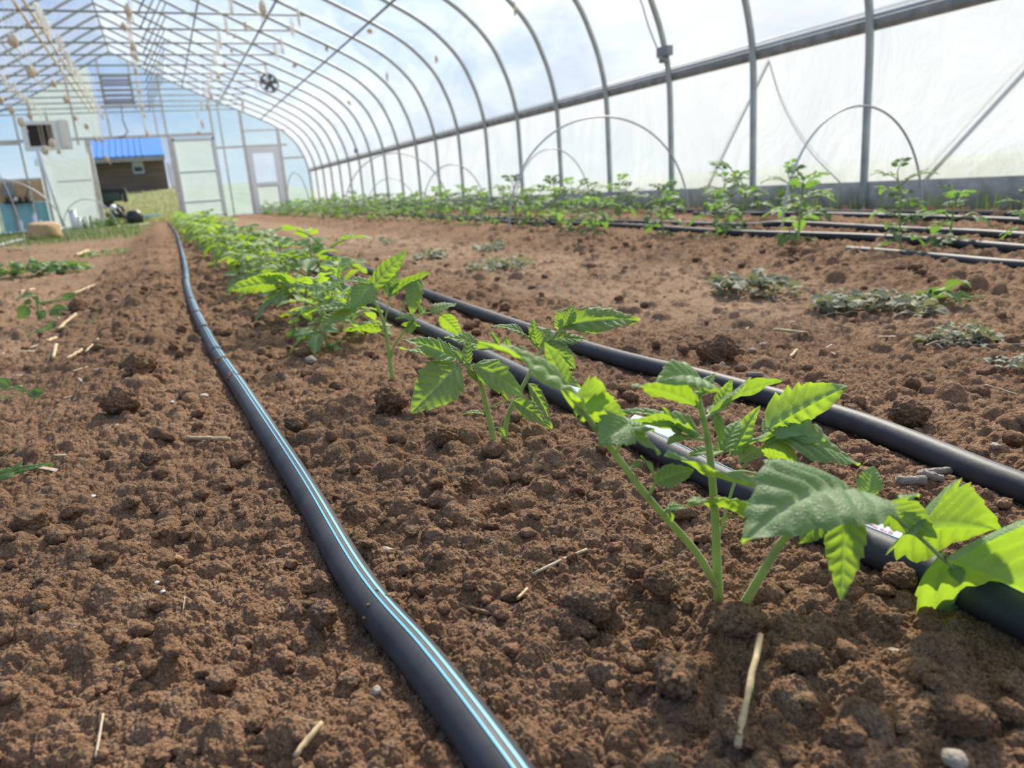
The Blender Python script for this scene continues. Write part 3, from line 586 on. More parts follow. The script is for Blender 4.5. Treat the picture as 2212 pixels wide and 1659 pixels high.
TUFT = [(277, 28, 22, 46, 'largest tuft of twine on the clumped cord below the ridge'), (267, 58, 18, 24, 'twine tuft left of the largest one on the cord'), (288, 103, 18, 34, 'twine tuft on the cord level with the gable peak'), (293, 125, 16, 22, 'drooping twine tuft just above the gable louvre'), (293, 154, 10, 18, 'small twine tuft beside the louvre top'),
        (300, 196, 9, 16, 'small twine tuft on the cord beside the louvre'), (307, 232, 10, 18, 'twine tuft on the cord under the louvre'), (312, 250, 8, 12, 'tiny twine tuft low on the cord'), (318, 290, 11, 22, 'lowest twine tuft, at the doorway header'),
        (568, 22, 24, 50, 'long tasselled twine bundle at the top, right of the ridge'), (530, 56, 14, 24, 'twine tuft on a tie below the tasselled bundle'), (507, 78, 13, 12, 'small twine tuft where a tie meets the middle purlin'), (500, 108, 9, 18, 'thin twine tuft at the middle purlin'), (486, 140, 9, 14, 'faint twine tuft left of the middle purlin'), (472, 167, 16, 16, 'wide twine tuft over the pale gable'), (456, 208, 11, 20, 'twine tuft at the top of the end wall studs'), (448, 230, 10, 18, 'hanging twine tuft before the right gable'), (437, 268, 9, 22, 'twine tuft above the sliding door'), (430, 288, 14, 12, 'twine tuft on the header over the sliding door'),
        (524, 222, 9, 16, 'twine tuft at the gable edge over the small door'), (525, 235, 9, 12, 'lower twine tuft at the gable edge over the small door')]
def tuft(px, py, w, h, y, lab, name='twine_tuft', grp='tufts of old trellis twine'):
    p = PY(px, py, y); rw = pxlen(w*.5, p); rh = pxlen(h*.5, p); g = sd(int(px*7+py)); root = empty(name, p, 0, lab, 'twine', grp)
    b = MB(); ball_geo(b, (0, 0, rh*.25), rw*.62, rh*.6, int(px)); b.build('knot', M_twine, root); b = MB()
    for i in range(9):
        a = g.uniform(-.8, .8); c = g.uniform(-.5, .5); b.tube(catmull([(0, 0, rh*.5), (a*rw*.7, c*rw*.5, 0), (a*rw, c*rw, -rh*g.uniform(.6, 1.1))], 4), [.004]*8+[.002], 4)
    b.build('frayed_ends', M_twine, root); return p, root
for px, py, w, h, lab in TUFT:
    if px < 330: y = PZ(px, py - h*.5, 2.80)[1]; y = min(y, YE-.6)
    else: y = min(PZ(px, py-h*.45, 3.22)[1], YE-.5)
    tuft(px, py, w, h, y, lab)
SCRAP = [(799, 68, 20, 16, 2, 'curled twine scrap stuck on the roof film beside the lowest purlin'), (943, 128, 12, 18, 3, 'twine scrap high on the right roof film'), (836, 165, 9, 22, 5, 'thin twine scrap on a bow in the middle of the right roof'), (754, 222, 12, 12, 8, 'small twine scrap on a far bow'), (706, 105, 12, 14, 9, 'twine scrap hanging at the lowest purlin'), (637, 142, 16, 12, 11, 'ragged twine scrap below the lowest purlin'), (1112, 18, 10, 34, 2, 'twine scrap at the top, on a near bow')]
for px, py, w, h, hb, lab in SCRAP:
    d_ = ray(px, py); best = None
    for t in np.linspace(4, 30, 2600):
        q = EYE + d_*t
        if q[2] >= roof_z(q[0]) - .045: best = q; break
    p, root = tuft(px, py, w, h, best[1], lab, 'twine_scrap', 'twine scraps on the roof film')

# ------------------------------------------------------------------ low tunnel hoops and outside guys
def low_hoop(pl, pr_, y, top, lab, r=.008, n=40):
    x0 = PY(pl[0], pl[1], y)[0]; x1 = PY(pr_[0], pr_[1], y)[0]; c = (x0+x1)/2; a = (x1-x0)/2; t = np.linspace(math.pi, 0, n); z0 = -.04
    P = [(c + a*math.cos(s), y, z0 + (top-z0)*math.sin(s)**.92) for s in t]; tag(MB().tube(P, r*.8, 8).build('tunnel_hoop', M_hoopw), lab, 'hoop', 'low tunnel hoops')
def top_at(px, py, y): return float(PY(px, py, y)[2])
low_hoop((1690, 430), (1994, 415), 3.3, top_at(1868, 228, 3.3), 'bare wire tunnel hoop standing at the right, nearest the camera', .0085)
low_hoop((1096, 440), (1487, 425), 5.6, top_at(1290, 252, 5.6), 'largest-looking wire tunnel hoop in the middle of the right wall', .010)
low_hoop((1110, 440), (1278, 432), 7.4, top_at(1196, 321, 7.4), 'faint small tunnel hoop behind the largest one', .008)
low_hoop((742, 450), (972, 442), 11.6, top_at(862, 330, 11.6), 'tunnel hoop in front of the far half of the right wall', .011)
low_hoop((792, 452), (902, 446), 13.5, top_at(845, 385, 13.5), 'low tunnel hoop inside the curve of the farther one', .009)
low_hoop((912, 446), (1050, 442), 10.2, top_at(980, 355, 10.2), 'tunnel hoop overlapping the one in front of the far wall', .010)
low_hoop((622, 455), (672, 452), 20., top_at(650, 372, 20.), 'tunnel hoop at the right corner of the end wall', .016)
low_hoop((-160, 520), (143, 484), 16., top_at(20, 382, 16.), 'pale tunnel hoop at the far left before the plywood board', .015)
low_hoop((-120, 560), (53, 508), 9.5, top_at(-30, 290, 9.5), 'thin wire hoop coming into view at the left edge', .006)
low_hoop((133, 480), (252, 474), 19., top_at(190, 430, 19.), 'faint hoop in front of the frosted panel', .012)
for a, c, lab in (((1660, 122), (1528, 395), 'brace rod seen through the curtain, sloping down left'), ((2240, 105), (1985, 385), 'brace rod seen through the curtain at the far right')):
    tag(MB().tube([PX(*a, XW+.12), PX(*c, XW+.12)], .007, 6).build('brace_rod', M_galvd), lab, 'rod', 'brace rods outside the curtain')
tag(MB().tube(catmull([PX(1660, 122, XW+.12), PX(1690, 215, XW+.12), PX(1745, 310, XW+.12), PX(1830, 398, XW+.12)], 6), .006, 6).build('curtain_rope', M_galvd), 'rope seen through the curtain, curving down right', 'rope')

# ------------------------------------------------------------------ irrigation pipes
RP = .0172
def lay(pts, zc=.0172, k=10, sink=.3, ext=0.0):
    P = [PZ(px, py, zc) for px, py in pts]
    if ext: P = [P[0] + nrm(P[0]-P[1])*ext] + P       # runs on past the picture's edge
    C = catmull(P, k)
    zz = np.array([np.median([gz(c[0]+dx, c[1]) for dx in (-.015, 0, .015)]) for c in C]); kk = np.hanning(33)[1:-1]; kk /= kk.sum(); zs = np.convolve(np.pad(zz, 15, 'edge'), kk, 'valid')
    C[:, 2] = zs + RP*(1-sink); return C
def pipe(C, lab, r=RP, stripes=(), grp=None):
    root = empty('irrigation_pipe', C[0], 0, lab, 'pipe', grp); c0 = C[0]
    MB().tube(C-c0, r, 24).build('pipe_wall', M_pipe, root)
    for an, w in stripes:
        T = np.gradient(C, axis=0); T /= np.linalg.norm(T, axis=1, keepdims=True); Sx = np.cross(T, [0, 0, 1.]); Sx /= np.linalg.norm(Sx, axis=1, keepdims=True); Up = np.cross(Sx, T)
        V = []; m_ = 5
        for j in range(m_):
            t = math.radians(an + w*(j/(m_-1)-.5)); V.append(C - c0 + (r+.0005)*(math.sin(t)*Sx + math.cos(t)*Up))
        V = np.stack(V, 1).reshape(-1, 3); F = [(i*m_+j, i*m_+j+1, (i+1)*m_+j+1, (i+1)*m_+j) for i in range(len(C)-1) for j in range(m_-1)]
        link('blue_stripe', np_mesh('blue_stripe', V, F, M_stripe), root)['label'] = 'light blue stripe along the pipe'
    return root
CL = lay(PIPEPX['L'], ext=.25); 
CL2 = CL.copy(); rL = pipe(CL2, 'long black pipe with two blue stripes at the left of the tomato row', stripes=((-2, 7), (20, 10)))
ec = MB().tube([(0, 0, 0), (-.01, .09, .03)], .03, 12).build('end_cap', M_blk, rL); ec.location = CL2[-1]-CL2[0]
CM = lay(PIPEPX['M'], k=12, sink=.15, ext=.8)
rM = pipe(CM, 'black pipe lying close behind the near tomato plants', stripes=((16, 8),))  # one narrow blue line near the top of this pipe
CR_ = lay(PIPEPX['R'], k=12, sink=.15, ext=1.0)
rR = pipe(CR_, 'black pipe at the far side of the near bed, beside the bare path')
for pts, lab in (([(2700, 612), (2212, 578), (2080, 565), (1960, 556), (1830, 545)], 'half buried pipe end in front of the right bed'),
                 ([(2800, 610), (2212, 552), (1900, 528), (1600, 515), (1480, 505), (1380, 497), (1250, 490), (1100, 486), (900, 470), (700, 463)], 'front pipe of the right bed'),
                 ([(2800, 590), (2212, 524), (1950, 508), (1700, 493), (1600, 497), (1400, 488), (1100, 478), (900, 468)], 'second pipe of the right bed'),
                 ([(2700, 520), (2212, 490), (1950, 478), (1700, 470), (1500, 468)], 'third pipe of the right bed'), ([(2700, 500), (2212, 474), (1900, 468), (1600, 464), (1450, 462)], 'farthest pipe of the right bed, toward the wall')):
    C = lay(pts, sink=.25 if 'half' not in lab else 1.0, ext=1.5); pipe(C, 'black irrigation pipe, ' + lab, grp='pipes of the right bed')
P6 = lay([(1000, 480), (905, 470), (862, 462), (830, 470)], sink=.0); P6[:, 2] += .10*np.exp(-((np.arange(len(P6))-len(P6)*.62)/6.)**2)
pipe(P6, 'kinked grey pipe rising out of the soil in the middle distance')
C = lay([(-120, 545), (0, 527), (30, 519), (60, 514), (80, 505)], sink=.0); root = empty('garden_hose', C[0], 0, 'pale grey hose on the ground at the far left', 'hose'); MB().tube(C-C[0], .022, 10).build('hose_wall', M_hose, root)
# soil crumbs lying over the striped pipe
VV, FF, n0 = [], [], 0
for py, px, w in ((596, 402, 1.0), (665, 421, 1.), (700, 436, .8), (757, 466, 1.1), (792, 480, .7), (640, 412, .6), (1245, 790, .2)):
    p = PZ(px, py, .04); j = int(np.argmin(np.linalg.norm(CL[:, :2]-p[:2], axis=1))); c = CL[j]
    for k2 in range(int(34*w)):
        t = rng.uniform(-1.3, 1.3); rr = rng.uniform(.0018, .0048); P, F = clod_geo(rr, 2); T = nrm(CL[min(j+1, len(CL)-1)]-CL[max(j-1, 0)]); Sx = nrm(np.cross(T, [0, 0, 1.]))
        P = P + c + Sx*RP*math.sin(t) + np.array([0, 0, RP*math.cos(t)]) + T*rng.normal()*.009; VV.append(P); FF.append(F+n0); n0 += len(P)
tag(link('soil_crumbs', np_mesh('soil_crumbs', np.concatenate(VV), np.concatenate(FF), M_clod)), 'crumbs of soil lying in bands across the striped pipe', 'soil crumbs', kind='stuff')
# white plant labels beside the pipe
def plant_label(a, c, w, lab, pink=False):
    zt = [float(CM[np.argmin(np.abs(CM[:, 1]-PZ(*q, .03)[1])), 2]) + RP*.75 for q in (a, c)]
    A = PZ(a[0], a[1]-7, zt[0]); B = PZ(c[0], c[1]-7, zt[1]); d = nrm(B-A); s = nrm(np.cross(d, [0, 0, 1])); L = np.linalg.norm(B-A); up = nrm(np.cross(s, d)); s2 = nrm(s*.85 - up*.5)
    o = nrm(np.cross(s2, d)); root = empty('plant_label', A, 0, lab, 'plant label'); t = .0008
    out = [(0, -.4), (.02*1, -.5), (L*.94, -.5), (L, 0), (L*.94, .5), (.02, .5), (0, .4)]
    V = [d*u + s2*v*w for u, v in out]; V = [v - o*t for v in V] + [v + o*t for v in V]; k2 = len(out)
    b = MB().add(V, [tuple(range(k2-1, -1, -1)), tuple(range(k2, 2*k2))] + [(i, (i+1) % k2, k2+(i+1) % k2, k2+i) for i in range(k2)]); b.build('label_strip', M_white, root, False)
    if pink:
        b = MB(); g = sd(5)
        if o[2] < 0: o = -o
        u = L*.22
        while u < L*.86:
            h = g.uniform(.12, .3); wd_ = g.uniform(.002, .004); v0 = g.uniform(-.25, -.05)
            q = [d*u + s2*v0*w, d*(u+wd_) + s2*v0*w, d*(u+wd_) + s2*(v0+h)*w, d*u + s2*(v0+h)*w]; b.add([x + o*.0011 for x in q], [(0, 1, 2, 3)]); u += g.uniform(.004, .008)
        b.build('pink_lettering', M_pink, root, False)
plant_label((1172, 812), (1310, 886), .016, 'blank white plant label lying behind the pipe between the second and nearest plants')
plant_label((1366, 908), (1462, 950), .014, 'white plant label half hidden behind the nearest tomato leaves')
plant_label((1838, 1124), (1948, 1172), .013, 'white plant label with pink lettering between two big near leaves', True)

# ------------------------------------------------------------------ tomato leaves
def leaflet(b, B, T, wf=.5, n=(0, 0, 1), curl=.5, fold=.25, seed=0, q=2, teeth=6, side=0.0, lobes=.42, stalk=True):
    """one toothed, quilted leaflet from B to T, face normal near n, added to builder b with the vein mask"""
    B = np.asarray(B, float); T = np.asarray(T, float); g = sd(seed); L = np.linalg.norm(T-B); d = (T-B)/L
    nu, nv = ((57, 8), (29, 5), (13, 3), (7, 2))[3-q] if q >= 0 else (7, 2); nu, nv = {3: (65, 9), 2: (37, 6), 1: (17, 3), 0: (9, 2)}[q]
    u = np.linspace(0, 1, nu); v = np.linspace(-1, 1, 2*nv+1); U, Vv = np.meshgrid(u, v, indexing='ij'); av = np.abs(Vv)
    w0 = np.sin(math.pi*np.clip(u, 0, 1)**.62)**.78*(1-.12*u); w0 = w0/w0.max()
    def tooth(ph): 
        s = (u*teeth + ph) % 1.0; big = .6 + .4*np.sin(u*9 + ph*7); return lobes*(1-u*.55)*big*((1-s)**.8 - .45) if teeth else 0*u
    wl = w0*(1 + tooth(g.uniform(0, 1))*-1); wr = w0*(1 - tooth(g.uniform(0, 1)))
    w = np.where(Vv < 0, wl[:, None], wr[:, None])*.5*wf*L; X = Vv*w; Yb = U*L + .16*L*wf*(av*w0[:, None])*(1-U)*.9
    nvn = 7.; ph = nvn*(U - .30*av*wf*w0[:, None]*1.2); s = np.abs(np.sin(math.pi*ph))
    vein = np.maximum(np.exp(-(av*w/(L*.010+1e-9))**2)*.9, np.exp(-(s/.22)**2)*.55*np.clip(1.1-av, 0, 1))
    mi = np.abs(np.sin(math.pi*nvn*(2.2*av*wf + U*.5)*1.0)); 
    Zq = L*.042*(s**.6)*np.sqrt(np.clip(1-av**4, 0, 1))*np.minimum(av*5, 1)*w0[:, None] - .008*L*np.exp(-(av*9)**2)
    Zq += fold*np.abs(X)*(1-.3*U) + L*.03*np.sin(U*7+g.uniform(0, 6))*av**2*np.sign(Vv) + L*.018*np.sin(U*13+g.uniform(0, 6))*av**2
    ang = curl*(Yb/L)**1.2; yy = np.cumsum(np.cos(curl*u**1.2))/nu; zz = -np.cumsum(np.sin(curl*u**1.2))/nu
    yc = np.interp(Yb, u*L, yy*L) + (np.maximum(Yb-L, 0)); zc = np.interp(Yb, u*L, zz*L); yc = yc + np.sin(ang)*Zq; zc = zc + np.cos(ang)*Zq
    sb = side*L*(U**2)*.25; X = X + sb
    tip = np.array([sb[-1, nv], yc[-1, nv], zc[-1, nv]]); sc = L/np.linalg.norm(tip); P = np.stack([X, yc, zc], -1).reshape(-1, 3)*sc; tip = nrm(tip)
    # frame that sends local tip direction to d and keeps the local normal near n
    n = np.asarray(n, float); n = n - d*n.dot(d); n = nrm(n) if np.linalg.norm(n) > 1e-6 else nrm(np.cross(d, [1, 0, .3])); sx = np.cross(d, n)
    ln = nrm(np.array([0, 0, 1]) - tip*tip[2]); lx = np.cross(tip, ln)
    M = np.outer(sx, lx) + np.outer(d, tip) + np.outer(n, ln); P = P @ M.T + B
    k = 2*nv+1; F = [(i*k+j, i*k+j+1, (i+1)*k+j+1, (i+1)*k+j) for i in range(nu-1) for j in range(k-1)]
    b.add(P, F, vein.ravel()); return b
def rotm(ax, a):
    ax = nrm(ax); K = np.array([[0, -ax[2], ax[1]], [ax[2], 0, -ax[0]], [-ax[1], ax[0], 0]]); return np.eye(3) + math.sin(a)*K + (1-math.cos(a))*K@K
def compound(b, base, az, el, L, droop, seed, q=1, pairs=2, rach=True):
    """a whole pinnate leaf: arched rachis, paired leaflets, a bigger end leaflet"""
    g = sd(seed); n = 9; pts = [np.array(base, float)]; e_ = el
    for i in range(n-1):
        e_ = el - droop*(i/(n-2))**1.3; dd = np.array([math.cos(e_)*math.sin(az), math.cos(e_)*math.cos(az), math.sin(e_)]); pts.append(pts[-1] + dd*L*.62/(n-1))
    P = np.array(pts); T = np.gradient(P, axis=0); T /= np.linalg.norm(T, axis=1, keepdims=True)
    if rach: b.tube(P, np.linspace(L*.020, L*.010, n), 6 if q > 0 else 4, a=.55)
    side = nrm(np.cross(T[-1], [0, 0, 1.])) if abs(T[-1][2]) < .98 else np.array([1., 0, 0])
    up = np.cross(side, T[-1]); leaflet(b, P[-1], P[-1] + (T[-1]*math.cos(.25) - up*math.sin(.25))*L*.50, .62, up, .55, .22, seed+1, q)
    for k2 in range(pairs):
        f = (.90, .58, .36)[k2]; sz = (.42, .34, .15)[k2]*L; i = int(f*(n-1)); s_ = np.cross(T[i], [0, 0, 1.]); s_ = nrm(s_) if np.linalg.norm(s_) > .05 else side; u_ = np.cross(s_, T[i])
        for sg in (-1, 1):
            d_ = nrm(T[i]*g.uniform(.3, .65) + sg*s_ + u_*g.uniform(-.25, .2)); st = P[i] + d_*sz*.12; 
            if q > 0: b.tube([P[i], st], L*.008, 5, a=.55)
            leaflet(b, st, st + d_*sz, g.uniform(.5, .66), u_*1.0 + sg*s_*g.uniform(-.2, .5), g.uniform(.3, .8), .25, seed+11*k2+3*sg+40, q)
    return b
def seedling(seed, Hh, q=1, nl=6, m=None, mstem=None, spread=1.0):
    g = sd(seed); root = empty('tomato_plant', (0, 0, 0)); lean = g.uniform(-.18, .18, 2)
    P = np.array([(lean[0]*t*t*Hh, lean[1]*t*t*Hh, t*Hh - .012) for t in np.linspace(0, 1.05, 8)])
    MB().tube(P, np.linspace(.0042, .0022, 8)*(Hh/.15), 8, a=.5).build('stem', mstem or M_stem, root)
    a0 = g.uniform(0, 6.28)
    for i in range(nl):
        t = .28 + .72*i/(nl-1); p = P[min(int(t*7), 7)]; up = i/(nl-1); L = Hh*(.78 - .36*abs(up-.45))*g.uniform(.85, 1.15)*spread
        compound(b := MB(), p, a0 + i*2.4 + g.uniform(-.3, .3), .15 + .85*up + g.uniform(-.15, .15), L, 1.0 - .45*up, seed*31+i*7, q, 3 if q > 1 else 2).build('leaf', m or M_leaf, root, attr='vein')
    return root

# --- the near plants, leaf by leaf.  A plant stands at depth yp; every point gets its own depth offset
def facing(p, f, roll=0., d=None):
    cam_ = nrm(EYE - p); n = (1-f)*np.array([0, 0, 1.]) + f*cam_
    if f <= -5: n = -cam_ + np.array([0, 0, .4])         # seen from its shaded underside
    if roll and d is not None: n = rotm(d, math.radians(roll)) @ n
    return n
class Hero:
    def __init__(s, lab, bx, by, yp=None):
        s.base = PZ(bx, by, .004); s.yp = s.base[1] if yp is None else yp; s.base[2] = gz(*s.base[:2]) - .006
        s.root = empty('tomato_plant', s.base, 0, lab, 'tomato plant')
    def pt(s, px, py, dy=0.): return PY(px, py, s.yp + dy) - s.base
    def stem(s, pts, r0, r1, name='stem', parent=None):
        P = catmull([s.pt(*p) for p in pts], 6); P[0] = P[0] - [0, 0, .008] if name == 'stem' else P[0]
        o = MB().tube(P, np.linspace(r0, r1, len(P)), 12, a=.5).build(name, M_stem, parent or s.root, attr='vein')
        if name == 'stem':
            b = MB(); g = sd(int(pts[0][0])); T = np.gradient(P, axis=0)
            for i in range(int(len(P)*13)):
                f = g.uniform(.1, len(P)-1.1); j = int(f); c = P[j]*(1-f+j)+P[j+1]*(f-j); t = nrm(T[j]); n_ = g.normal(size=3); n_ = nrm(n_ - t*n_.dot(t)); rr = r0 + (r1-r0)*f/len(P)
                l = g.uniform(.0012, .0026); w = np.cross(n_, t)*.00008; a_ = c + n_*rr; b.add([a_-w, a_+w, a_ + n_*l + t*l*.2], [(0, 1, 2)])
            b.build('stem_hairs', M_string, s.root)
        return o
    def leaf(s, rach, lets, r=.0016):
        """rach: polyline of the stalk; lets: (base, tip, width, facing, roll, curl, fold)"""
        P = catmull([s.pt(*p) for p in rach], 5) if len(rach) > 1 else None
        if P is not None: lo = MB().tube(P, np.linspace(r, r*.65, len(P)), 8, a=.6).build('leaf', M_stem, s.root, attr='vein')
        else: lo = s.root
        for k2, (bp_, tp_, wf, f, roll, curl, fold) in enumerate(lets):
            B = s.pt(*bp_); T = s.pt(*tp_); d = nrm(T-B); n = facing(B + s.base, f, roll, d)
            b = MB()
            leaflet(b, B, T, wf, n, curl, fold, int(bp_[0]*3+tp_[1]), 3, teeth=5 + int(tp_[0]) % 3)
            if P is not None:
                j = int(np.argmin(np.linalg.norm(P-B, axis=1)))
                if np.linalg.norm(P[j]-B) > .001: b.tube([P[j], B, B + d*.004], .0008, 6, a=.8)
            b.build('leaflet' if P is not None else 'leaf', M_leaf, lo, attr='vein')
# nearest pair, left plant
h1 = Hero('nearest tomato plant, with upright hairy stem and a long branch leaning left', 1552, 1291)
h1.stem([(1552, 1291), (1549, 1225), (1545, 1128), (1536, 1008), (1527, 936), (1513, 878), (1506, 846)], .0044, .0018)
h1.stem([(1545, 1262, -.002), (1500, 1188, -.004), (1400, 1075, -.008), (1328, 979, -.012), (1251, 878, -.016)], .0036, .0022, 'branch')
h1.leaf([(1251, 878, -.016), (1215, 838, -.018), (1185, 806, -.02)], [
    ((1262, 892, -.016), (1032, 742, -.035), .30, .30, 0, .5, .15), ((1242, 866, -.016), (1320, 862, -.005), .85, -9, 0, .4, .2), ((1225, 842, -.016), (1176, 738, .0), .42, -9, 0, .2, .2), ((1258, 884, -.016), (1352, 905, -.004), .6, -9, 0, .6, .2)])
h1.leaf([(1328, 979, -.012), (1345, 950, -.014), (1352, 925, -.016)], [((1360, 912, -.016), (1293, 960, -.030), .85, .75, 0, .3, .12), ((1352, 928, -.014), (1412, 935, -.004), .55, .3, 0, .7, .2), ((1348, 938, -.014), (1420, 985, -.004), .5, .4, 0, .8, .2)])
h1.leaf([(1400, 1075, -.008), (1412, 1050, -.012), (1416, 1040, -.014)], [((1416, 1045, -.014), (1497, 1018, -.02), .62, .55, 0, .9, .2), ((1414, 1040, -.014), (1383, 985, -.016), .42, .4, 20, .4, .2)])
h1.leaf([(1430, 1108, -.007), (1446, 1098, -.008)], [((1440, 1100, -.008), (1484, 1098, -.008), .5, .3, 0, .6, .3), ((1446, 1104, -.008), (1452, 1128, -.010), .6, .5, 0, .5, .3)])
h1.leaf([(1362, 1018, -.010), (1366, 1006, -.011)], [((1366, 1010, -.011), (1388, 998, -.012), .7, .5, 0, .5, .3)], .0008)
h1.leaf([(1508, 880, 0), (1508, 862, -.002)], [((1508, 880, -.002), (1364, 834, -.008), .38, -3.5, 0, .35, .3), ((1522, 842, -.004), (1416, 826, -.030), .50, .55, 0, 1.0, .15), ((1508, 858, 0), (1545, 806, .004), .5, .35, 0, .4, .3)])
h1.leaf([(1518, 906, .0), (1545, 890, .003), (1568, 880, .006)], [((1530, 896, .003), (1692, 825, .006), .42, -3.5, 0, .35, .28), ((1552, 888, .006), (1582, 818, .012), .45, -9, 0, .3, .25), ((1545, 888, .004), (1560, 960, .0), .30, .5, 0, .6, .3)])
h1.leaf([(1528, 950, .0), (1490, 945, .004), (1455, 940, .006)], [((1500, 944, .004), (1360, 908, .010), .36, -3.5, 0, .4, .3), ((1470, 938, .006), (1430, 880, .016), .45, .4, 0, .4, .3), ((1490, 948, .004), (1440, 960, -.004), .45, .3, 0, .7, .2), ((1515, 942, .004), (1342, 888, .034), .34, .2, 0, .5, .3)])
h1.leaf([(1534, 985, .002), (1565, 975, .012), (1590, 972, .018)], [((1580, 986, .014), (1642, 876, .026), .34, -9, 0, .3, .35), ((1560, 980, .010), (1600, 905, .030), .4, .4, 0, .4, .3), ((1588, 978, .018), (1680, 950, .030), .5, -1.5, 0, .5, .3), ((1555, 975, .010), (1485, 985, .02), .5, .3, 0, .6, .25)])
h1.leaf([(1558, 1150, .006), (1575, 1080, .012), (1597, 1022, .018), (1632, 978, .026), (1668, 950, .030)], [
    ((1660, 925, .030), (1832, 834, .030), .48, -9, 0, .2, .28), ((1668, 948, .030), (1852, 1008, .022), .44, .42, 0, .5, .2), ((1650, 962, .026), (1724, 996, .016), .6, -9, 0, .8, .2), ((1655, 952, .028), (1735, 915, .040), .6, .3, 0, .4, .3), ((1640, 972, .024), (1596, 1000, .014), .6, .5, 0, .6, .25), ((1690, 952, .03), (1780, 955, .02), .45, .3, 10, .7, .2)])
h1.leaf([(1540, 1030, .0), (1600, 1018, -.016), (1650, 1030, -.03), (1690, 1056, -.045)], [((1690, 1056, -.045), (1440, 975, -.020), .26, .05, 12, -.5, .2)], .0012)
h1.leaf([(1545, 1128, 0), (1580, 1115, -.006), (1625, 1128, -.012)], [((1630, 1130, -.014), (1485, 1086, -.020), .36, -1.2, 0, .55, .25), ((1610, 1120, -.012), (1640, 1068, -.002), .5, .4, 0, .4, .3)], .0011)
# nearest pair, right plant with the big leaves coming at the camera
h2 = Hero('nearest tomato seedling leaning right, its big leaves reaching the right picture edge', 1600, 1316)
h2.stem([(1600, 1316), (1628, 1270, -.006), (1672, 1195, -.018), (1712, 1140, -.032)], .0042, .0030)
h2.stem([(1712, 1140, -.032), (1775, 1090, -.055), (1851, 1080, -.075), (1905, 1096, -.088), (1975, 1150, -.100), (2045, 1215, -.112)], .0028, .0014, 'branch')
h2.leaf([(1851, 1080, -.075), (1840, 1076, -.076)], [((1856, 1080, -.076), (1604, 1178, -.108), .56, .42, 0, 1.15, .06)], .0016)
h2.leaf([(1835, 1082, -.072), (1828, 1090, -.074)], [((1830, 1086, -.074), (1817, 1298, -.088), .40, -6, 0, .45, .16), ((1790, 1108, -.06), (1728, 1172, -.066), .6, -9, 0, .4, .2), ((1822, 1090, -.07), (1874, 1126, -.06), .5, .3, 0, .6, .2)], .0014)
h2.leaf([(1851, 1080, -.075), (1876, 1062, -.072)], [((1872, 1072, -.074), (1888, 1006, -.066), .75, .7, 0, .2, .12)], .0012)
h2.leaf([(1905, 1096, -.088), (1935, 1118, -.092)], [((1906, 1088, -.088), (2025, 1165, -.112), .62, -9, 0, .3, .10), ((1960, 1150, -.100), (2156, 1146, -.090), .62, -9, 0, .35, .15), ((1950, 1080, -.09), (1985, 1074, -.08), .4, -3, 0, .3, .2)], .0012)
h2.leaf([(2045, 1215, -.112), (2060, 1228, -.115)], [((2040, 1200, -.112), (2372, 1348, -.142), .82, -9, 0, .30, .06), ((2060, 1220, -.114), (2076, 1262, -.118), .7, -9, 0, .35, .15)], .0012)

# second pair
h3 = Hero('second tomato plant from the camera, broad veined leaf hanging left', 1072, 976)
h3.stem([(1072, 976), (1062, 925), (1051, 880), (1040, 835), (1026, 806), (1014, 792)], .0043, .0026)
h3.leaf([(1014, 792), (1002, 788, -.006), (988, 788, -.012)], [((992, 788, -.012), (888, 893, -.030), .66, .80, 0, .45, .10), ((986, 776, -.008), (871, 733, -.010), .40, .55, 0, .35, .16), ((960, 782, -.002), (862, 754, .012), .30, .1, 10, .3, .25), ((1000, 782, -.006), (968, 742, .010), .40, .4, 0, .4, .3)])
h3.leaf([(1020, 800), (1028, 790, -.008)], [((1024, 786, -.008), (1134, 860, -.020), .48, .62, -4, .5, .12), ((1008, 792, -.006), (1012, 726, .016), .34, .4, 0, .2, .3), ((1004, 786, -.010), (1022, 802, -.016), .6, .5, 0, .5, .3)], .0012)
h3.leaf([(1040, 830), (1052, 822, .006), (1058, 818, .010)], [((1058, 818, .01), (1090, 800, .014), .5, .4, 0, .4, .3), ((1030, 822, .0), (1004, 800, .004), .5, .4, 0, .5, .3)], .0010)
h3.leaf([(1054, 882), (1080, 870, -.002), (1108, 864, -.004)], [((1108, 864, -.004), (1190, 926, -.010), .36, .6, 0, .45, .14), ((1098, 868, -.003), (1080, 846, .0), .4, .4, 0, .4, .3)], .0011)
h3.leaf([(1050, 893), (1046, 896)], [((1046, 895), (998, 896, -.006), .36, .3, 15, .5, .3)], .0008)
h3.leaf([(1066, 926), (1076, 922)], [((1076, 922), (1094, 950, -.006), .42, .5, 0, .6, .3)], .0008)
h4 = Hero('second hole from the camera, the plant whose long top leaf arches right', 1090, 958)
h4.stem([(1090, 958), (1092, 925), (1100, 890), (1121, 850), (1138, 818), (1152, 788), (1168, 758, .004), (1181, 737, .008)], .0042, .0020)
h4.leaf([(1181, 737, .008), (1205, 715, .010), (1228, 698, .012)], [((1222, 702, .012), (1378, 694, .010), .34, .30, 35, .65, .22), ((1218, 706, .012), (1240, 659, .016), .75, .5, 0, .3, .25), ((1208, 714, .010), (1205, 668, .018), .45, .4, 0, .4, .3), ((1215, 708, .012), (1276, 717, .004), .42, .3, 0, .5, .25)])
h4.leaf([(1181, 737, .008), (1188, 732, .008)], [((1186, 735, .008), (1275, 736, .006), .38, .22, 20, .3, .25), ((1178, 742, .006), (1242, 796, -.010), .62, .6, 0, .6, .2)], .0010)
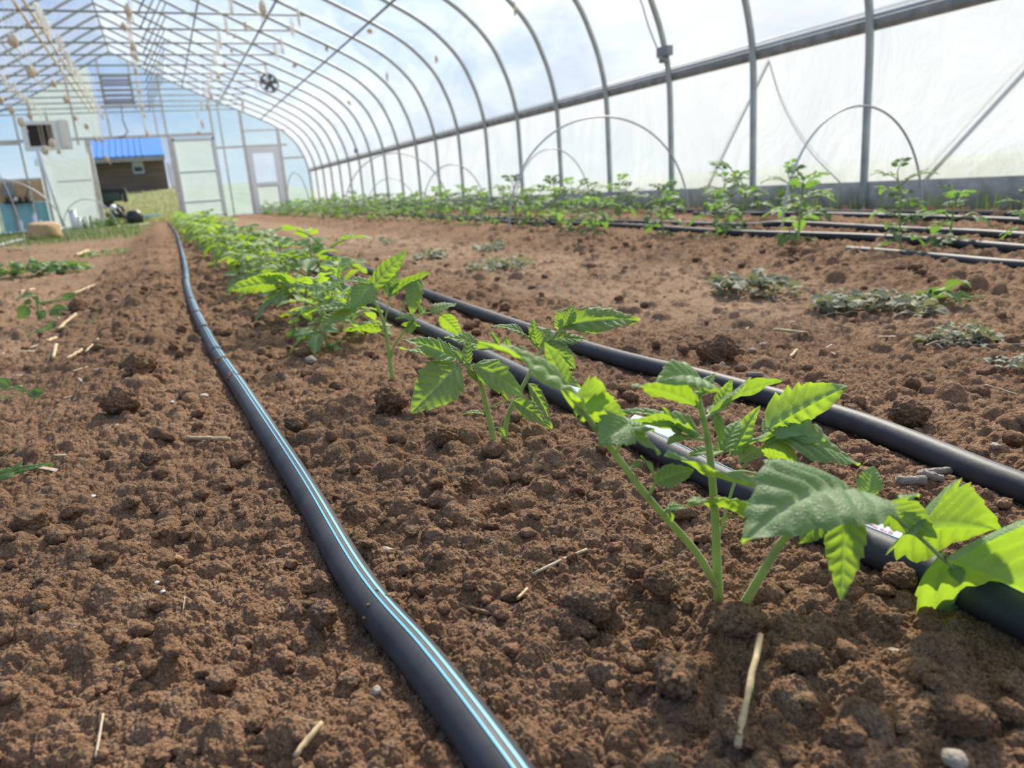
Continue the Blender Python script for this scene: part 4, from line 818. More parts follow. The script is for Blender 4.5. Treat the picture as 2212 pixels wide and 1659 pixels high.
h4.leaf([(1168, 758, .004), (1150, 738, .008), (1134, 722, .010)], [((1136, 724, .010), (1058, 706, .014), .42, .25, 0, .5, .25), ((1145, 732, .010), (1138, 705, -.004), .6, .5, 0, .6, .3), ((1160, 748, .006), (1150, 690, .02), .5, .4, 0, .4, .3), ((1165, 752, .006), (1190, 705, .02), .5, .4, 0, .4, .3)])
h4.leaf([(1152, 788), (1110, 760, .006), (1075, 745, .008)], [((1078, 746, .008), (1058, 716, .012), .5, .4, 0, .5, .3), ((1072, 748, .008), (1020, 758, -.004), .45, .5, 0, .7, .2), ((1100, 755, .006), (1090, 725, .012), .5, .4, 0, .5, .3), ((1110, 760, .006), (1140, 752, .002), .5, .4, 0, .6, .3), ((1045, 752, .010), (960, 730, .016), .46, .4, 0, .5, .25)])
h4.leaf([(1138, 818), (1160, 800, -.006), (1178, 790, -.010)], [((1170, 795, -.008), (1232, 770, -.006), .6, .4, 0, .6, .2), ((1178, 790, -.010), (1252, 838, -.02), .5, .5, 0, .5, .2), ((1140, 828, -.006), (1190, 924, -.016), .30, .6, -30, .5, .2)], .0011)

# third hole
h5 = Hero('third tomato plant from the camera, thick pale stem and upswept leaf', 848, 818)
h5.stem([(848, 818), (842, 778), (836, 732), (828, 695), (815, 662), (802, 638), (797, 626)], .0048, .0022)
h5.stem([(845, 770), (849, 752, -.004), (862, 730, -.008), (879, 708, -.014), (893, 690, -.018)], .0034, .0020, 'branch')
h5.leaf([(797, 626), (800, 612, .004)], [((800, 628), (881, 540, .012), .36, -9, 0, .15, .3), ((806, 614, -.004), (758, 668, -.030), .72, .75, 0, .5, .12), ((800, 612, .004), (732, 612, .02), .5, .2, 0, .5, .25), ((790, 618, .0), (748, 640, .016), .6, .4, 0, .5, .25)])
h5.leaf([(826, 676), (800, 668, -.010), (775, 668, -.016)], [((775, 668, -.014), (680, 673, -.030), .42, .5, 20, .5, .2), ((768, 670, -.014), (686, 712, -.040), .46, .6, 25, .45, .16), ((785, 667, -.014), (778, 630, -.004), .5, .4, 0, .4, .25)])
h5.leaf([(838, 716), (815, 702, -.004), (780, 680, .004)], [((828, 714, -.004), (742, 716, -.012), .40, -3.5, 0, .4, .25), ((780, 678, .006), (760, 694, .012), .7, .4, 0, .4, .2)], .0012)
h5.leaf([(830, 700), (838, 662, .008), (842, 640, .012)], [((840, 640, .012), (930, 590, .02), .40, -3.5, 0, .35, .28), ((845, 630, .014), (860, 585, .03), .5, .4, 0, .4, .3), ((842, 640, .01), (826, 600, .03), .5, .4, 0, .4, .3), ((868, 625, .016), (920, 612, .028), .5, .3, 0, .4, .3)])
h5.leaf([(862, 690, .004), (880, 640, .006), (898, 608, .006)], [((898, 606, .006), (890, 682, -.012), .50, .8, 0, .4, .2), ((898, 606, .006), (915, 622, .016), .6, .5, 0, .5, .3)], .0013)
h5.leaf([(893, 690, -.018), (915, 678, -.022), (935, 676, -.024), (955, 682, -.026)], [((900, 686, -.018), (854, 690, -.02), .5, .3, 0, .5, .25), ((866, 704, -.012), (908, 706, -.026), .46, -1.5, 0, .6, .2), ((950, 680, -.026), (998, 728, -.04), .55, -9, 0, .5, .2), ((930, 676, -.024), (985, 658, -.014), .6, .3, 0, .4, .25), ((895, 690, -.018), (882, 724, -.022), .6, .7, 0, .4, .2), ((915, 678, -.022), (905, 660, -.01), .8, .3, 0, .3, .25)])
h6 = Hero('third hole from the camera, sprawling plant with a leaf drooping over the soil at left', 730, 712)
h6.stem([(730, 712), (715, 692), (690, 668), (660, 648), (640, 632), (625, 620)], .0044, .0020)
h6.stem([(738, 712, .01), (742, 690, .01), (745, 650, .012), (742, 610, .014)], .0036, .0020, 'branch')
h6.leaf([(625, 620), (610, 612, -.004), (602, 608, -.006)], [((606, 610, -.004), (492, 628, -.020), .40, -9, 0, .3, .2), ((625, 612), (560, 590, .0), .36, -2, 0, .3, .2), ((640, 612), (588, 592, .004), .5, -2, 0, .4, .2)])
h6.leaf([(660, 650, -.02), (650, 668, -.03), (642, 690, -.04), (638, 708, -.045)], [((638, 706, -.044), (659, 785, -.05), .42, .8, 0, .35, .2), ((636, 710, -.044), (622, 738, -.05), .6, .7, 0, .4, .2), ((655, 662, -.025), (672, 694, -.03), .7, .7, 0, .5, .2), ((648, 690, -.035), (622, 698, -.04), .5, .6, 0, .5, .2)])
h6.leaf([(690, 666), (705, 640, .01), (715, 620, .016)], [((640, 615, .01), (716, 632, .0), .34, .25, 10, .5, .2), ((715, 622, .016), (690, 580, .03), .5, .4, 0, .4, .3), ((712, 628, .014), (745, 600, .02), .5, .4, 0, .4, .3), ((700, 650, .006), (670, 640, -.004), .6, .4, 0, .5, .3)])
h6.leaf([(742, 610, .014), (735, 585, .02)], [((740, 608, .014), (785, 580, .03), .4, -2, 0, .3, .3), ((738, 600, .016), (690, 575, .03), .5, -2, 0, .4, .3), ((735, 590, .018), (745, 560, .03), .5, -2, 0, .3, .3), ((742, 612, .012), (722, 650, .0), .6, .7, 0, .5, .2), ((745, 625, .012), (775, 650, .004), .55, .6, 0, .5, .2)])

# the rest of the near row, going away
protoN = [seedling(11+i, .165+.012*i, 1, 9, spread=1.12) for i in range(4)]
used = [0]*4
def put(protos, used, k2, x, y, rz, sc, lab, grp=None):
    o = protos[k2] if not used[k2] else copy_tree(protos[k2]); used[k2] = 1
    o.location = (x, y, gz(x, y) - .004); o.rotation_euler = (0, 0, rz); o.scale = (sc, sc, sc); o['label'] = lab; o['category'] = 'tomato plant'
    if grp: o['group'] = grp
    elif 'group' in o: del o['group']
    return o
ordn = ['fourth', 'fifth', 'sixth', 'seventh', 'eighth', 'ninth', 'tenth']
for i in range(38):
    y = 1.97 + .475*i; far = i >= 7; g = sd(900+i)
    for s_ in (0, 1):
        if i > 16 and s_: continue
        x = .385 + g.uniform(-.03, .03) + (s_-.5)*.05 + (.0 if i < 9 else .0); yy = y + g.uniform(-.05, .05) + s_*.04
        sc = g.uniform(.9, 1.12)*(.82 if i < 1 else 1.05 if i < 12 else 1.2)
        lab = 'small green tomato plant in the far stretch of the near row' if far else ('bushy tomato plant in the %s hole of the near row, %s of its pair' % (ordn[i], ('left', 'right')[s_]))
        put(protoN, used, (i*2+s_) % 4, x, yy, g.uniform(0, 6.28), sc, lab, 'distant tomato plants of the near row' if far else None)
# right bed
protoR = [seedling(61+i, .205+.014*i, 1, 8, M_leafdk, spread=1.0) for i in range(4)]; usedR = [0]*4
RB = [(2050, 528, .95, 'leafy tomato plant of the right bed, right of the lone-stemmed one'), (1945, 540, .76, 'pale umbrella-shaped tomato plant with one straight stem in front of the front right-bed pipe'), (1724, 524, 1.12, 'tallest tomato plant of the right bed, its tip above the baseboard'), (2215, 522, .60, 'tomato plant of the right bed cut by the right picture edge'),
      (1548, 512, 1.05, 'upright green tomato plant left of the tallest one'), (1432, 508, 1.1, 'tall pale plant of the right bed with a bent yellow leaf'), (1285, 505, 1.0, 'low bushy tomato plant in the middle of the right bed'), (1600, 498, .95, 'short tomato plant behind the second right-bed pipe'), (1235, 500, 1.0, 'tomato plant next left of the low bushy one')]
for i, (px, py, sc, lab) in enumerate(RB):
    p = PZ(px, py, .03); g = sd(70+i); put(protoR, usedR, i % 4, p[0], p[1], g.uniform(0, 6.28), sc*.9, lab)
for row, (x0, ya, n_, sp) in enumerate(((2.72, 4.7, 44, .46), (3.45, 2.9, 36, .62), (4.15, 4.2, 28, .75))):
    for i in range(n_):
        g = sd(2000+100*row+i); y = ya + sp*i + g.uniform(-.1, .1); x = x0 + g.uniform(-.06, .06)
        if y > 24: continue
        put(protoR, usedR, (i+row) % 4, x, y, g.uniform(0, 6.28), g.uniform(.95, 1.25), ('small tomato plant in the front row of the right bed', 'small tomato plant in the middle row of the right bed', 'small tomato plant in the back row by the right wall')[row], ('front', 'middle', 'back')[row] + ' row plants of the right bed')

# ------------------------------------------------------------------ wilted weeds and fresh weed sprigs
def weed(px, py, rw, rd, n, m, lab, hgt=.02, ls=.035, seed=0, name='wilted_weed'):
    c = PZ(px, py, .0); g = sd(seed+int(px)); W2 = pxlen(rw, c); root = empty(name, (c[0], c[1], gz(c[0], c[1])), 0, lab, 'weed')
    cam2 = nrm(np.array([c[0], c[1], 0])); sx = np.array([cam2[1], -cam2[0], 0]); b = MB(); st = MB()
    for i in range(n):
        u_ = g.uniform(-1, 1); v_ = g.uniform(-1, 1); p = sx*u_*W2 + cam2*v_*rd; p[2] = gz(c[0]+p[0], c[1]+p[1]) - root.location[2] + hgt*g.uniform(.15, 1.)*(1-.5*abs(u_))
        a = g.uniform(0, 6.28); L = ls*g.uniform(.6, 1.3); d = np.array([math.cos(a), math.sin(a), g.uniform(-.35, .35)]); nn = np.array([g.normal()*.6, g.normal()*.6, 1])
        leaflet(b, p, p + nrm(d)*L, g.uniform(.35, .7), nn, g.uniform(.3, 2.0), g.uniform(-.3, .7), i+seed*50, 1, teeth=3, lobes=.2)
    for i in range(max(3, n//6)):
        p = sx*g.uniform(-1, 1)*W2 + cam2*g.uniform(-1, 1)*rd; p[2] = gz(c[0]+p[0], c[1]+p[1]) - root.location[2] + .006; a = g.uniform(0, 6.28); d = np.array([math.cos(a), math.sin(a), 0])*ls*g.uniform(1, 2.2)
        st.tube(catmull([p, p + d*.5 + [0, 0, .008], p+d], 4), .0016, 5, a=.5)
    b.build('withered_leaves', m, root, attr='vein'); st.build('stems', M_dead if m is M_wilt else M_stem, root); return root
weed(1632, 618, 74, .07, 90, M_wilt, 'pulled weed wilting on the bare path, leftmost of the wilted heaps on the right', .065, .05, 1)
weed(1888, 655, 116, .075, 190, M_wilt, 'largest grey-green wilted weed heap on the bare path', .05, .036, 2)
weed(2025, 640, 42, .03, 12, M_green, 'curled green leaves at the right end of the largest wilted heap', .05, .06, 3)
weed(2062, 722, 68, .05, 90, M_wilt, 'pale dried weed heap with a thin stalk, below the largest one', .03, .026, 4)
weed(2190, 778, 44, .035, 22, M_wilt, 'small silvery wilted weed at the right picture edge', .025, .022, 5)
weed(1075, 572, 60, .12, 60, M_wilt, 'flat wilted weed in the middle of the bare path', .03, .06, 6)
weed(930, 548, 34, .16, 40, M_wilt, 'faint wilted weed farther up the bare path', .03, .06, 7)
weed(1062, 532, 30, .14, 30, M_wilt, 'small pale weed tuft at the edge of the right bed', .03, .06, 8)
weed(822, 522, 22, .2, 12, M_wilt, 'farthest wilted weed on the bare path', .035, .07, 9)
weed(45, 590, 118, .12, 230, M_green, 'long heap of fresh green pulled weeds on the left path', .10, .075, 10, 'weed_heap')
weed(225, 545, 46, .16, 34, M_green, 'scattered green weed bits left of the pipe, beyond the green heap', .04, .07, 11, 'weed_heap')
weed(205, 500, 40, .4, 20, M_wilt, 'pale weed scraps near the dark soil ridge', .04, .09, 12)
def sprig(px, py, arms, lab, m, seed, r=.0022):
    c = PZ(px, py, .0); root = empty('weed_sprig', (c[0], c[1], gz(c[0], c[1]) + .004), 0, lab, 'weed'); P0 = np.array(root.location); st = MB(); lv = MB()
    for k2, (pts, leaves) in enumerate(arms):
        Q = catmull([PY(x, y, c[1] + dy) - P0 for x, y, dy in pts], 5); st.tube(Q, np.linspace(r, r*.6, len(Q)), 7, a=.6)
        for (a, bb, w, f) in leaves:
            A = PY(a[0], a[1], c[1]+a[2]) - P0; B = PY(bb[0], bb[1], c[1]+bb[2]) - P0; leaflet(lv, A, B, w, facing(A+P0, f), .6, .2, seed+k2*7+int(a[0]), 2, teeth=3, lobes=.12)
    st.build('stalks', M_stem, root)
    if lv.V: lv.build('leaves', m, root, attr='vein')
sprig(100, 690, [([(70, 640, 0), (85, 652, 0), (100, 652, -.02), (140, 645, -.04)], [((75, 635, 0), (34, 650, 0), .5, .3), ((140, 650, -.03), (152, 632, -.02), .9, .8), ((150, 640, -.03), (165, 634, -.02), .8, .8), ((72, 640, 0), (85, 650, -.01), .7, .6)]),
                 ([(80, 652, 0), (84, 672, -.01), (92, 688, -.02)], [((84, 672, -.01), (98, 688, -.03), .9, .8), ((92, 680, -.02), (80, 692, -.02), .6, .6), ((60, 660, .01), (42, 690, 0), .8, .7), ((110, 668, 0), (150, 668, -.02), .5, .6), ((105, 675, 0), (135, 682, -.02), .6, .6), ((70, 650, .01), (50, 658, 0), .7, .6)])], 'wilted green sprig with pale thick stalks on the left path', M_green, 5, .006)
sprig(110, 712, [([(60, 724, 0), (95, 714, 0), (140, 706, 0), (172, 698, .0), (205, 688, .0)], [((105, 708, 0), (122, 692, .01), .5, .5), ((95, 712, 0), (70, 722, -.01), .4, .4), ((98, 714, 0), (112, 700, .01), .6, .6)]), ([(205, 690, 0), (207, 678, 0), (216, 666, 0)], []), ([(206, 694, 0), (190, 702, -.01), (184, 716, -.02)], [])], 'thin wilted stalk with a forked dry end below the green sprig', M_green, 6, .0016)
sprig(20, 858, [([(-10, 866, 0), (8, 850, 0), (26, 834, 0)], [((24, 836, 0), (-14, 820, 0), .7, .7), ((28, 836, 0), (60, 846, 0), .5, .6)]), ([(0, 862, 0), (30, 855, -.01), (62, 848, -.01), (75, 850, -.01)], [((66, 848, -.01), (98, 845, -.01), .7, .7), ((60, 848, -.01), (90, 860, -.02), .6, .7)])], 'pale green weed sprig at the left picture edge above the slope', M_green, 7, .0012)
sprig(10, 1030, [([(-20, 1028, 0), (20, 1024, 0), (40, 1020, 0)], [((30, 1022, 0), (116, 1003, .005), .22, .5), ((28, 1020, 0), (50, 997, .01), .45, .5), ((36, 1018, 0), (-20, 1036, -.01), .55, .7)])], 'bright green leaf with a long tip at the left picture edge', M_green, 8, .001)
sprig(15, 985, [([(0, 992, 0), (25, 972, 0), (38, 963, 0), (48, 988, 0)], []), ([(38, 963, 0), (44, 946, 0), (40, 940, 0)], [])], 'bare pale root fibre above the bright green leaf', M_green, 9, .0007)

# ------------------------------------------------------------------ straw, pellets, pebbles
def straw(a, c, w, lab, lift=.004, m=None, name='straw_piece', cat='straw'):
    A = PZ(a[0], a[1], .006); B = PZ(c[0], c[1], .006); r = pxlen(w*(.40 if cat == 'straw' else .5), (A+B)/2)
    for q in (A, B): q[2] = gz(q[0], q[1]) + r + lift
    P = np.array([A + (B-A)*t for t in np.linspace(0, 1, 9)]); P[:, 2] += max(max(gz(p[0], p[1]) + r*.8 - p[2] for p in P), 0)*.6
    g = sd(int(a[0]+c[1])); P += g.normal(size=P.shape)*r*(.12 if cat == 'straw' else .0); rr = r*(1+g.normal(size=9)*.07); rr[4] *= 1.12
    o = MB().tube(P - A, rr, 10).build(name, m or M_straw, None); o.location = A; return tag(o, lab, cat)
straw((405, 941), (495, 948), 11, 'pale straw piece lying left of the striped pipe', .001)
straw((1642, 1420), (1592, 1635), 19, 'speckled straw standing up in front of the nearest plant', .012)
straw((1150, 1236), (1268, 1188), 9, 'grey flattened straw between the pipe and the nearest plant', .0, M_dead)
straw((1120, 1312), (1139, 1276), 8, 'short bright straw splinter left of the broad dark clod', .004)
straw((1010, 1305), (1075, 1325), 13, 'brown twig end half buried right of the striped pipe', .0, M_clod)
straw((640, 1655), (700, 1592), 16, 'blurred straw near the bottom edge, left of the pipe', .004)
straw((205, 1630), (222, 1540), 7, 'thin curved fibre near the bottom left corner', .004, M_dead)
straw((395, 1318), (402, 1304), 4, 'tiny reddish splinter on the left slope', .004)
straw((112, 762), (118, 728), 9, 'straw stub standing up on the left path', .004)
straw((146, 778), (180, 752), 9, 'short straw piece right of the stub on the left path', .003)
straw((186, 768), (214, 744), 6, 'thin straw right of the short one on the left path', .003)
straw((122, 702), (163, 674), 10, 'longest straw by the wilted sprig', .004)
straw((98, 722), (116, 712), 9, 'short straw end under the thin wilted stalk', .003)
straw((42, 622), (71, 612), 6, 'straw lying below the green weed heap', .002)
straw((155, 626), (204, 612), 8, 'straw pointing at the dark soil ridge on the left path', .003)
straw((163, 548), (190, 537), 8, 'broad straw beyond the green weed heap', .003)
straw((15, 539), (48, 536), 7, 'straw beside the grey hose', .003)
straw((0, 822), (44, 818), 7, 'straw under the sprig at the left picture edge', .004)
straw((1672, 698), (1745, 708), 8, 'flat dry leaf strip on the bare path', .001)
straw((2100, 725), (2300, 722), 4, 'thin dry stalk running from the pale weed heap to the right edge', .004, M_dead)
straw((2130, 812), (2205, 830), 4, 'thin dry stem in the soil at the right picture edge', .004, M_dead)
straw((1707, 757), (1722, 740), 8, 'yellow straw chip beyond the far pipe', .002)
for a, c, w, lab in (((1985, 1009), (2056, 1006), 17, 'longest grey pellet, against the far pipe'), ((1990, 1034), (2034, 1026), 20, 'middle grey pellet of the three by the far pipe'), ((1936, 1044), (2000, 1044), 21, 'nearest grey pellet of the three by the far pipe'), ((1612, 803), (1648, 803), 11, 'single grey pellet beyond the far pipe')):
    straw(a, c, w, lab, -.001, M_pellet, 'feed_pellet', 'pellet')
PEB = [(1282, 816, 8, M_peb, 'grey pebble between the two right pipes'), (1243, 742, 0, M_peb, ''), (833, 1172, 22, M_peb, 'flat pinkish stone chip right of the striped pipe'), (1142, 1024, 20, M_peb, 'smooth tan pebble in front of the second plant'), (1625, 745, 11, M_peb, 'pale pebble beside the big dark clod'), (1648, 733, 10, M_peb, 'white pebble on the bare path'), (1660, 764, 6, M_white, 'tiny white stone on the bare path'),
       (1560, 782, 10, M_peb, 'cream pebble in front of the big dark clod'), (1600, 785, 8, M_peb, 'small round pebble by the big dark clod'), (381, 1192, 17, M_ochre, 'orange stone chip on the left slope'), (196, 1046, 8, M_white, 'white grain on the left slope'), (581, 1048, 8, M_peb, 'pale speckled grain beside the striped pipe'), (440, 853, 15, M_peb, 'yellowish crumb beside the striped pipe'), (372, 868, 5, M_white, 'white chip on the soil left of the pipe'),
       (297, 1196, 9, M_clod, 'dark smooth pebble left of the orange chip'), (812, 1490, 18, M_peb, 'pale stone chip close left of the pipe at the bottom'), (1030, 1410, 13, M_peb, 'white shell-like chip right of the pipe'), (337, 1248, 7, M_white, 'white grain in the left foreground'), (352, 1276, 7, M_white, 'second white grain in the left foreground'), (640, 1385, 7, M_green, 'tiny green bud on the soil left of the pipe'), (2060, 1650, 42, M_peb, 'pale rounded stone at the bottom right'),
       (672, 775, 22, M_peb, 'pinkish clod-like stone behind the drooping leaf'), (2150, 955, 16, M_peb, 'grey crusted pebble past the far pipe at the right'), (1990, 1068, 0, M_peb, ''), (1935, 1400, 22, M_peb, 'yellowish stone low at the right')]
for px, py, rp, m, lab in PEB:
    if not rp: continue
    p = PZ(px, py, .008); r = pxlen(rp*.72, p); P, F = clod_geo(r, 4, rough=.07, flat=.65, facets=4, fine=.006)
    o = link('pebble', np_mesh('pebble', P, F, m)); o.location = (p[0], p[1], gz(p[0], p[1]) + r*.22); tag(o, lab, 'pebble')

b = MB(); g = sd(321)
for i in range(420):
    left = i < 260
    if left: y = 1.3 + 9*g.random()**1.4; x = -.12 - (.2 + .22*y)*g.random()
    else: y = .9 + 7*g.random()**1.4; x = 1.0 + 1.1*g.random()
    L = g.uniform(.006, .022)*(1 + .12*y); a = g.uniform(0, 6.28); w = L*g.uniform(.08, .2); z = gz(x, y); c, s_ = math.cos(a), math.sin(a); t = g.uniform(-.25, .25)
    b.add([(x-c*L-s_*w, y-s_*L+c*w, z+.002-t*L), (x-c*L+s_*w, y-s_*L-c*w, z+.003-t*L), (x+c*L+s_*w*.6, y+s_*L-c*w*.6, z+.004+t*L), (x+c*L-s_*w*.6, y+s_*L+c*w*.6, z+.003+t*L), (x, y, z-.002)], [(0, 1, 2, 3), (1, 0, 4), (2, 1, 4), (3, 2, 4), (0, 3, 4)])
tag(b.build('straw_litter', M_dead, None, False), 'fine chips of straw and dry stem scattered over the paths', 'straw litter', kind='stuff')
# ------------------------------------------------------------------ left end of the bed
c = PZ(98, 516, -.02); r = pxlen(31, c); P, F = ico(5); Q = np.sign(P)*np.abs(P)**.55; Q *= (1 + .04*np.sin(P@np.array([3, 2, 5.])+1) + .03*np.sin(P@np.array([7, -4, 3.])))[:, None]
o = link('sandstone_block', np_mesh('sandstone_block', Q*[r*1.0, r*.8, r*.62], F, M_tan)); o.location = (c[0], c[1]+r*.6, gz(c[0], c[1]) + r*.55); o.rotation_euler = (0, .05, -.3); tag(o, 'tan rounded stone block resting on the left path', 'stone block')
for px, y0, y1, w, lab in ((163, 492, 452, 14, 'tallest white pipe stub standing beyond the stone block'), (173, 490, 468, 9, 'short white pipe stub right of the tallest one'), (190, 488, 466, 7, 'third white pipe stub, nearest the doorway'), (77, 482, 460, 8, 'white pipe stub behind the stone block'), (88, 482, 474, 6, 'lowest white pipe stub behind the stone block'), (46, 490, 476, 7, 'white pipe stub over the white sheet at far left')):
    p = PZ(px, y0, -.02); y_ = min(p[1], YE-1.5); p = PY(px, y0, y_); t = PY(px-4 + (y0-y1)*0, y1, y_); r = pxlen(w*.5, p)
    z0 = gz(p[0], p[1]); o = empty('pipe_stub', (p[0], p[1], z0-.02), 0, lab, 'pipe stub'); hh = max(t[2]-z0, .06); MB().tube([(0, 0, 0), (0, 0, hh)], r, 14).build('tube', M_pvc, o); MB().tube([(0, 0, hh-.03), (0, 0, hh+.004)], r*1.18, 14).build('rim', M_pvc, o)
def sheet(pts, lab, seed):
    g = sd(seed); P = [PZ(px, py, -.02) for px, py in pts]; P = [p if 0 < p[1] < YE-1.5 else PY(pts[i][0], pts[i][1], YE-1.5-.3*(i % 2)) for i, p in enumerate(P)]
    c = np.mean(P, axis=0); A, B, C_, D = P; n = 14; V = []
    for i in range(n):
        for j in range(n):
            u, v = i/(n-1), j/(n-1); q = (A*(1-u)+B*u)*(1-v) + (D*(1-u)+C_*u)*v; q[2] = gz(q[0], q[1]) + .03 + .035*abs(math.sin(u*9+v*5+seed)) + .02*g.random(); V.append(q-c)
    F = [(i*n+j, i*n+j+1, (i+1)*n+j+1, (i+1)*n+j) for i in range(n-1) for j in range(n-1)]
    o = link('plastic_sheet', np_mesh('plastic_sheet', V, F, M_sheet)); o.location = c; so_ = o.modifiers.new('thick', 'SOLIDIFY'); so_.thickness = .004; tag(o, lab, 'sheet')
sheet([(-10, 500), (66, 492), (66, 487), (-10, 490)], 'crumpled white plastic sheet on the ground at far left', 1)
sheet([(-30, 482), (10, 480), (4, 468), (-30, 466)], 'white plastic bundle at the left picture edge', 4)
sheet([(126, 489), (158, 484), (156, 478), (124, 483)], 'white plastic scrap between the stone block and the tall pipe stub', 3)

# ------------------------------------------------------------------ outdoors behind the end wall
def field_z(x, y): return np.where(y > YE, np.minimum(.076*(y-YE-.5)*(y > YE+.5), 1.55)*(1-sstep(5, 14, np.abs(x+.5))), -.06)
n = 60; xs = np.linspace(-45, 60, n); ys = np.concatenate([np.linspace(-30, YE+.4, 14), np.linspace(YE+.5, 90, 46)]); V = [(x, y, float(field_z(x, y)) - (.08 if abs(x) < 8 and y < YE else 0.0)) for y in ys for x in xs]
F = np.array([(i*n+j, i*n+j+1, (i+1)*n+j+1, (i+1)*n+j) for i in range(n-1) for j in range(n-1)])
M_field = plain('grassy_field', (.16, .19, .085), rough=.95, var=.4, scale=1.2, bump=.5, bscale=20)
tag(link('field', np_mesh('field', V, F, M_field)), 'grassy ground outside rising behind the greenhouse', 'field', kind='structure')
def blades(name, X, Y, Zb, hmin, hmax, w, m, lab, seed, cat='grass', bend=.5, parent=None, loc=None):
    g = sd(seed); k = len(X); h = g.uniform(hmin, hmax, k); a = g.uniform(0, 6.28, k); bd = g.uniform(0, bend, k)*h; ww = w*g.uniform(.6, 1.3, k)
    dx, dy = np.cos(a), np.sin(a); wx, wy = -dy*ww/2, dx*ww/2; V = np.zeros((k, 5, 3))
    V[:, 0] = np.stack([X-wx, Y-wy, Zb], 1); V[:, 1] = np.stack([X+wx, Y+wy, Zb], 1)
    V[:, 2] = np.stack([X-wx*.8+dx*bd*.35, Y-wy*.8+dy*bd*.35, Zb+h*.6], 1); V[:, 3] = np.stack([X+wx*.8+dx*bd*.35, Y+wy*.8+dy*bd*.35, Zb+h*.6], 1); V[:, 4] = np.stack([X+dx*bd, Y+dy*bd, Zb+h], 1)
    ix = np.arange(k)*5; F = [(i, i+1, i+3, i+2) for i in ix] + [(i+2, i+3, i+4) for i in ix]
    o = link(name, np_mesh(name, V.reshape(-1, 3), F, m), parent); 
    if lab: tag(o, lab, cat, kind='stuff')
    return o
M_grass = leaf_mat('grass_blade', (.15, .24, .06), (.30, .42, .08), (.2, .2, .1), trans=.35, hue=.35)
M_dry = leaf_mat('dry_grass', (.30, .31, .15), (.36, .36, .14), (.3, .3, .15), trans=.35, hue=.3)
g = sd(77); k = 9000; Y = YE + .4 + 17*g.random(k)**1.5; X = -2.2*(Y/YE) + g.random(k)*3.6*(Y/YE); blades('field_grass', X, Y, field_z(X, Y), .05, .20, .016, M_dry, 'yellow-green grass on the slope seen through the doorway', 78)
k = 9000; Y = .5 + 27*g.random(k)**1.3; X = XW + .40 + .5*g.random(k); blades('outside_grass', X, Y, X*0 - .03, .16, .46, .012, M_grass, 'tall grass outside along the right wall, showing over the baseboard', 79)
k = 900; Y = 1.8 + 24*g.random(k)**1.4; X = 4.45 + .30*g.random(k); Zb = np.array([gz(x, y) for x, y in zip(X, Y)]); blades('wall_weeds', X, Y, Zb, .05, .18, .010, M_grass, 'weeds growing inside along the foot of the right wall', 80, 'weeds')
k = 1500; Y = 13.5 + 13*g.random(k); X = -.35*(Y/15) - 3.4*g.random(k)*(Y/20); Zb = np.array([gz(x, y) for x, y in zip(X, Y)]); blades('bed_weeds', X, Y, Zb, .04, .15, .012, M_bush, 'low green weeds at the far left end of the beds', 81, 'weeds')
def bush(px, py, w, h, y, lab, seed):
    p = PY(px, py, y); W2 = pxlen(w*.5, p); Hh = pxlen(h, p); z0 = gz(p[0], p[1]) if y < YE else float(field_z(p[0], y)); root = empty('weed_clump', (p[0], p[1], z0), 0, lab, 'weeds'); b = MB(); g = sd(seed)
    for i in range(150):
        q = g.normal(size=3); q = nrm(q)*g.random()**.33; q = np.array([q[0]*W2, q[1]*W2*.6, abs(q[2])*Hh*.9 + .01]); d = nrm(g.normal(size=3) + [0, 0, .6]); leaflet(b, q, q + d*Hh*.35, .4, g.normal(size=3), .4, .2, seed+i, 0, teeth=0)
    b.build('foliage', M_bush, root, attr='vein'); st = MB()
    for i in range(8): st.tube([(g.normal()*W2*.2, g.normal()*W2*.2, -.02), (g.normal()*W2*.4, g.normal()*W2*.3, Hh*.7)], .006, 5)
    st.build('stalks', M_stem, root)
bush(196, 482, 54, 24, YE-1.2, 'dark green weed clump left of the doorway jamb', 1); bush(243, 480, 32, 22, YE-.9, 'green weed clump inside the doorway, right of the left jamb', 2)
# log building with the blue roof
YB = 46.0
A = PY(180, 418, YB); B = PY(366, 412, YB); eL = PY(170, 349, YB); eR = PY(364, 340, YB); zb = (A[2]+B[2])/2 - .3; ze = (eL[2]+eR[2])/2
bl = empty('log_building', (A[0]-1.2, YB, zb), 0, 'brown log building with a blue metal roof seen through the doorway', 'building'); x1 = B[0]-A[0]+1.2; hw = ze-zb
MB().box((0, 0, 0), (x1, 7, hw+.15)).build('log_wall', M_siding, bl, False)
rb = MB(); ov = .55; rise = PY(280, 302, YB+3.5)[2] - ze; V = [(-.6, -ov, hw), (x1+.05, -ov, hw), (x1+.05, 3.5, hw+rise), (-.6, 3.5, hw+rise), (-.6, 7+ov, hw), (x1+.05, 7+ov, hw)]
rb.add(V + [(v[0], v[1], v[2]+.12) for v in V], [(3, 2, 1, 0), (6, 7, 8, 9), (4, 5, 2, 3), (9, 8, 11, 10), (0, 1, 7, 6), (1, 2, 8, 7), (2, 5, 11, 8), (0, 6, 9, 3), (3, 9, 10, 4), (4, 10, 11, 5)])
n_ = int(x1/.30)
for i in range(n_):
    x = -.5 + i*.30; s_ = rise/(3.5+ov)
    for (u, z) in ((0, 0),): rb.add([(x, -ov-.01, hw+.12), (x+.045, -ov-.01, hw+.12), (x+.045, 3.5, hw+rise+.12), (x, 3.5, hw+rise+.12), (x+.01, -ov-.01, hw+.165), (x+.035, -ov-.01, hw+.165), (x+.035, 3.5, hw+rise+.165), (x+.01, 3.5, hw+rise+.165)], [(4, 5, 6, 7), (0, 1, 5, 4), (1, 2, 6, 5), (3, 0, 4, 7)])
rb.build('metal_roof', M_roof, bl, False)
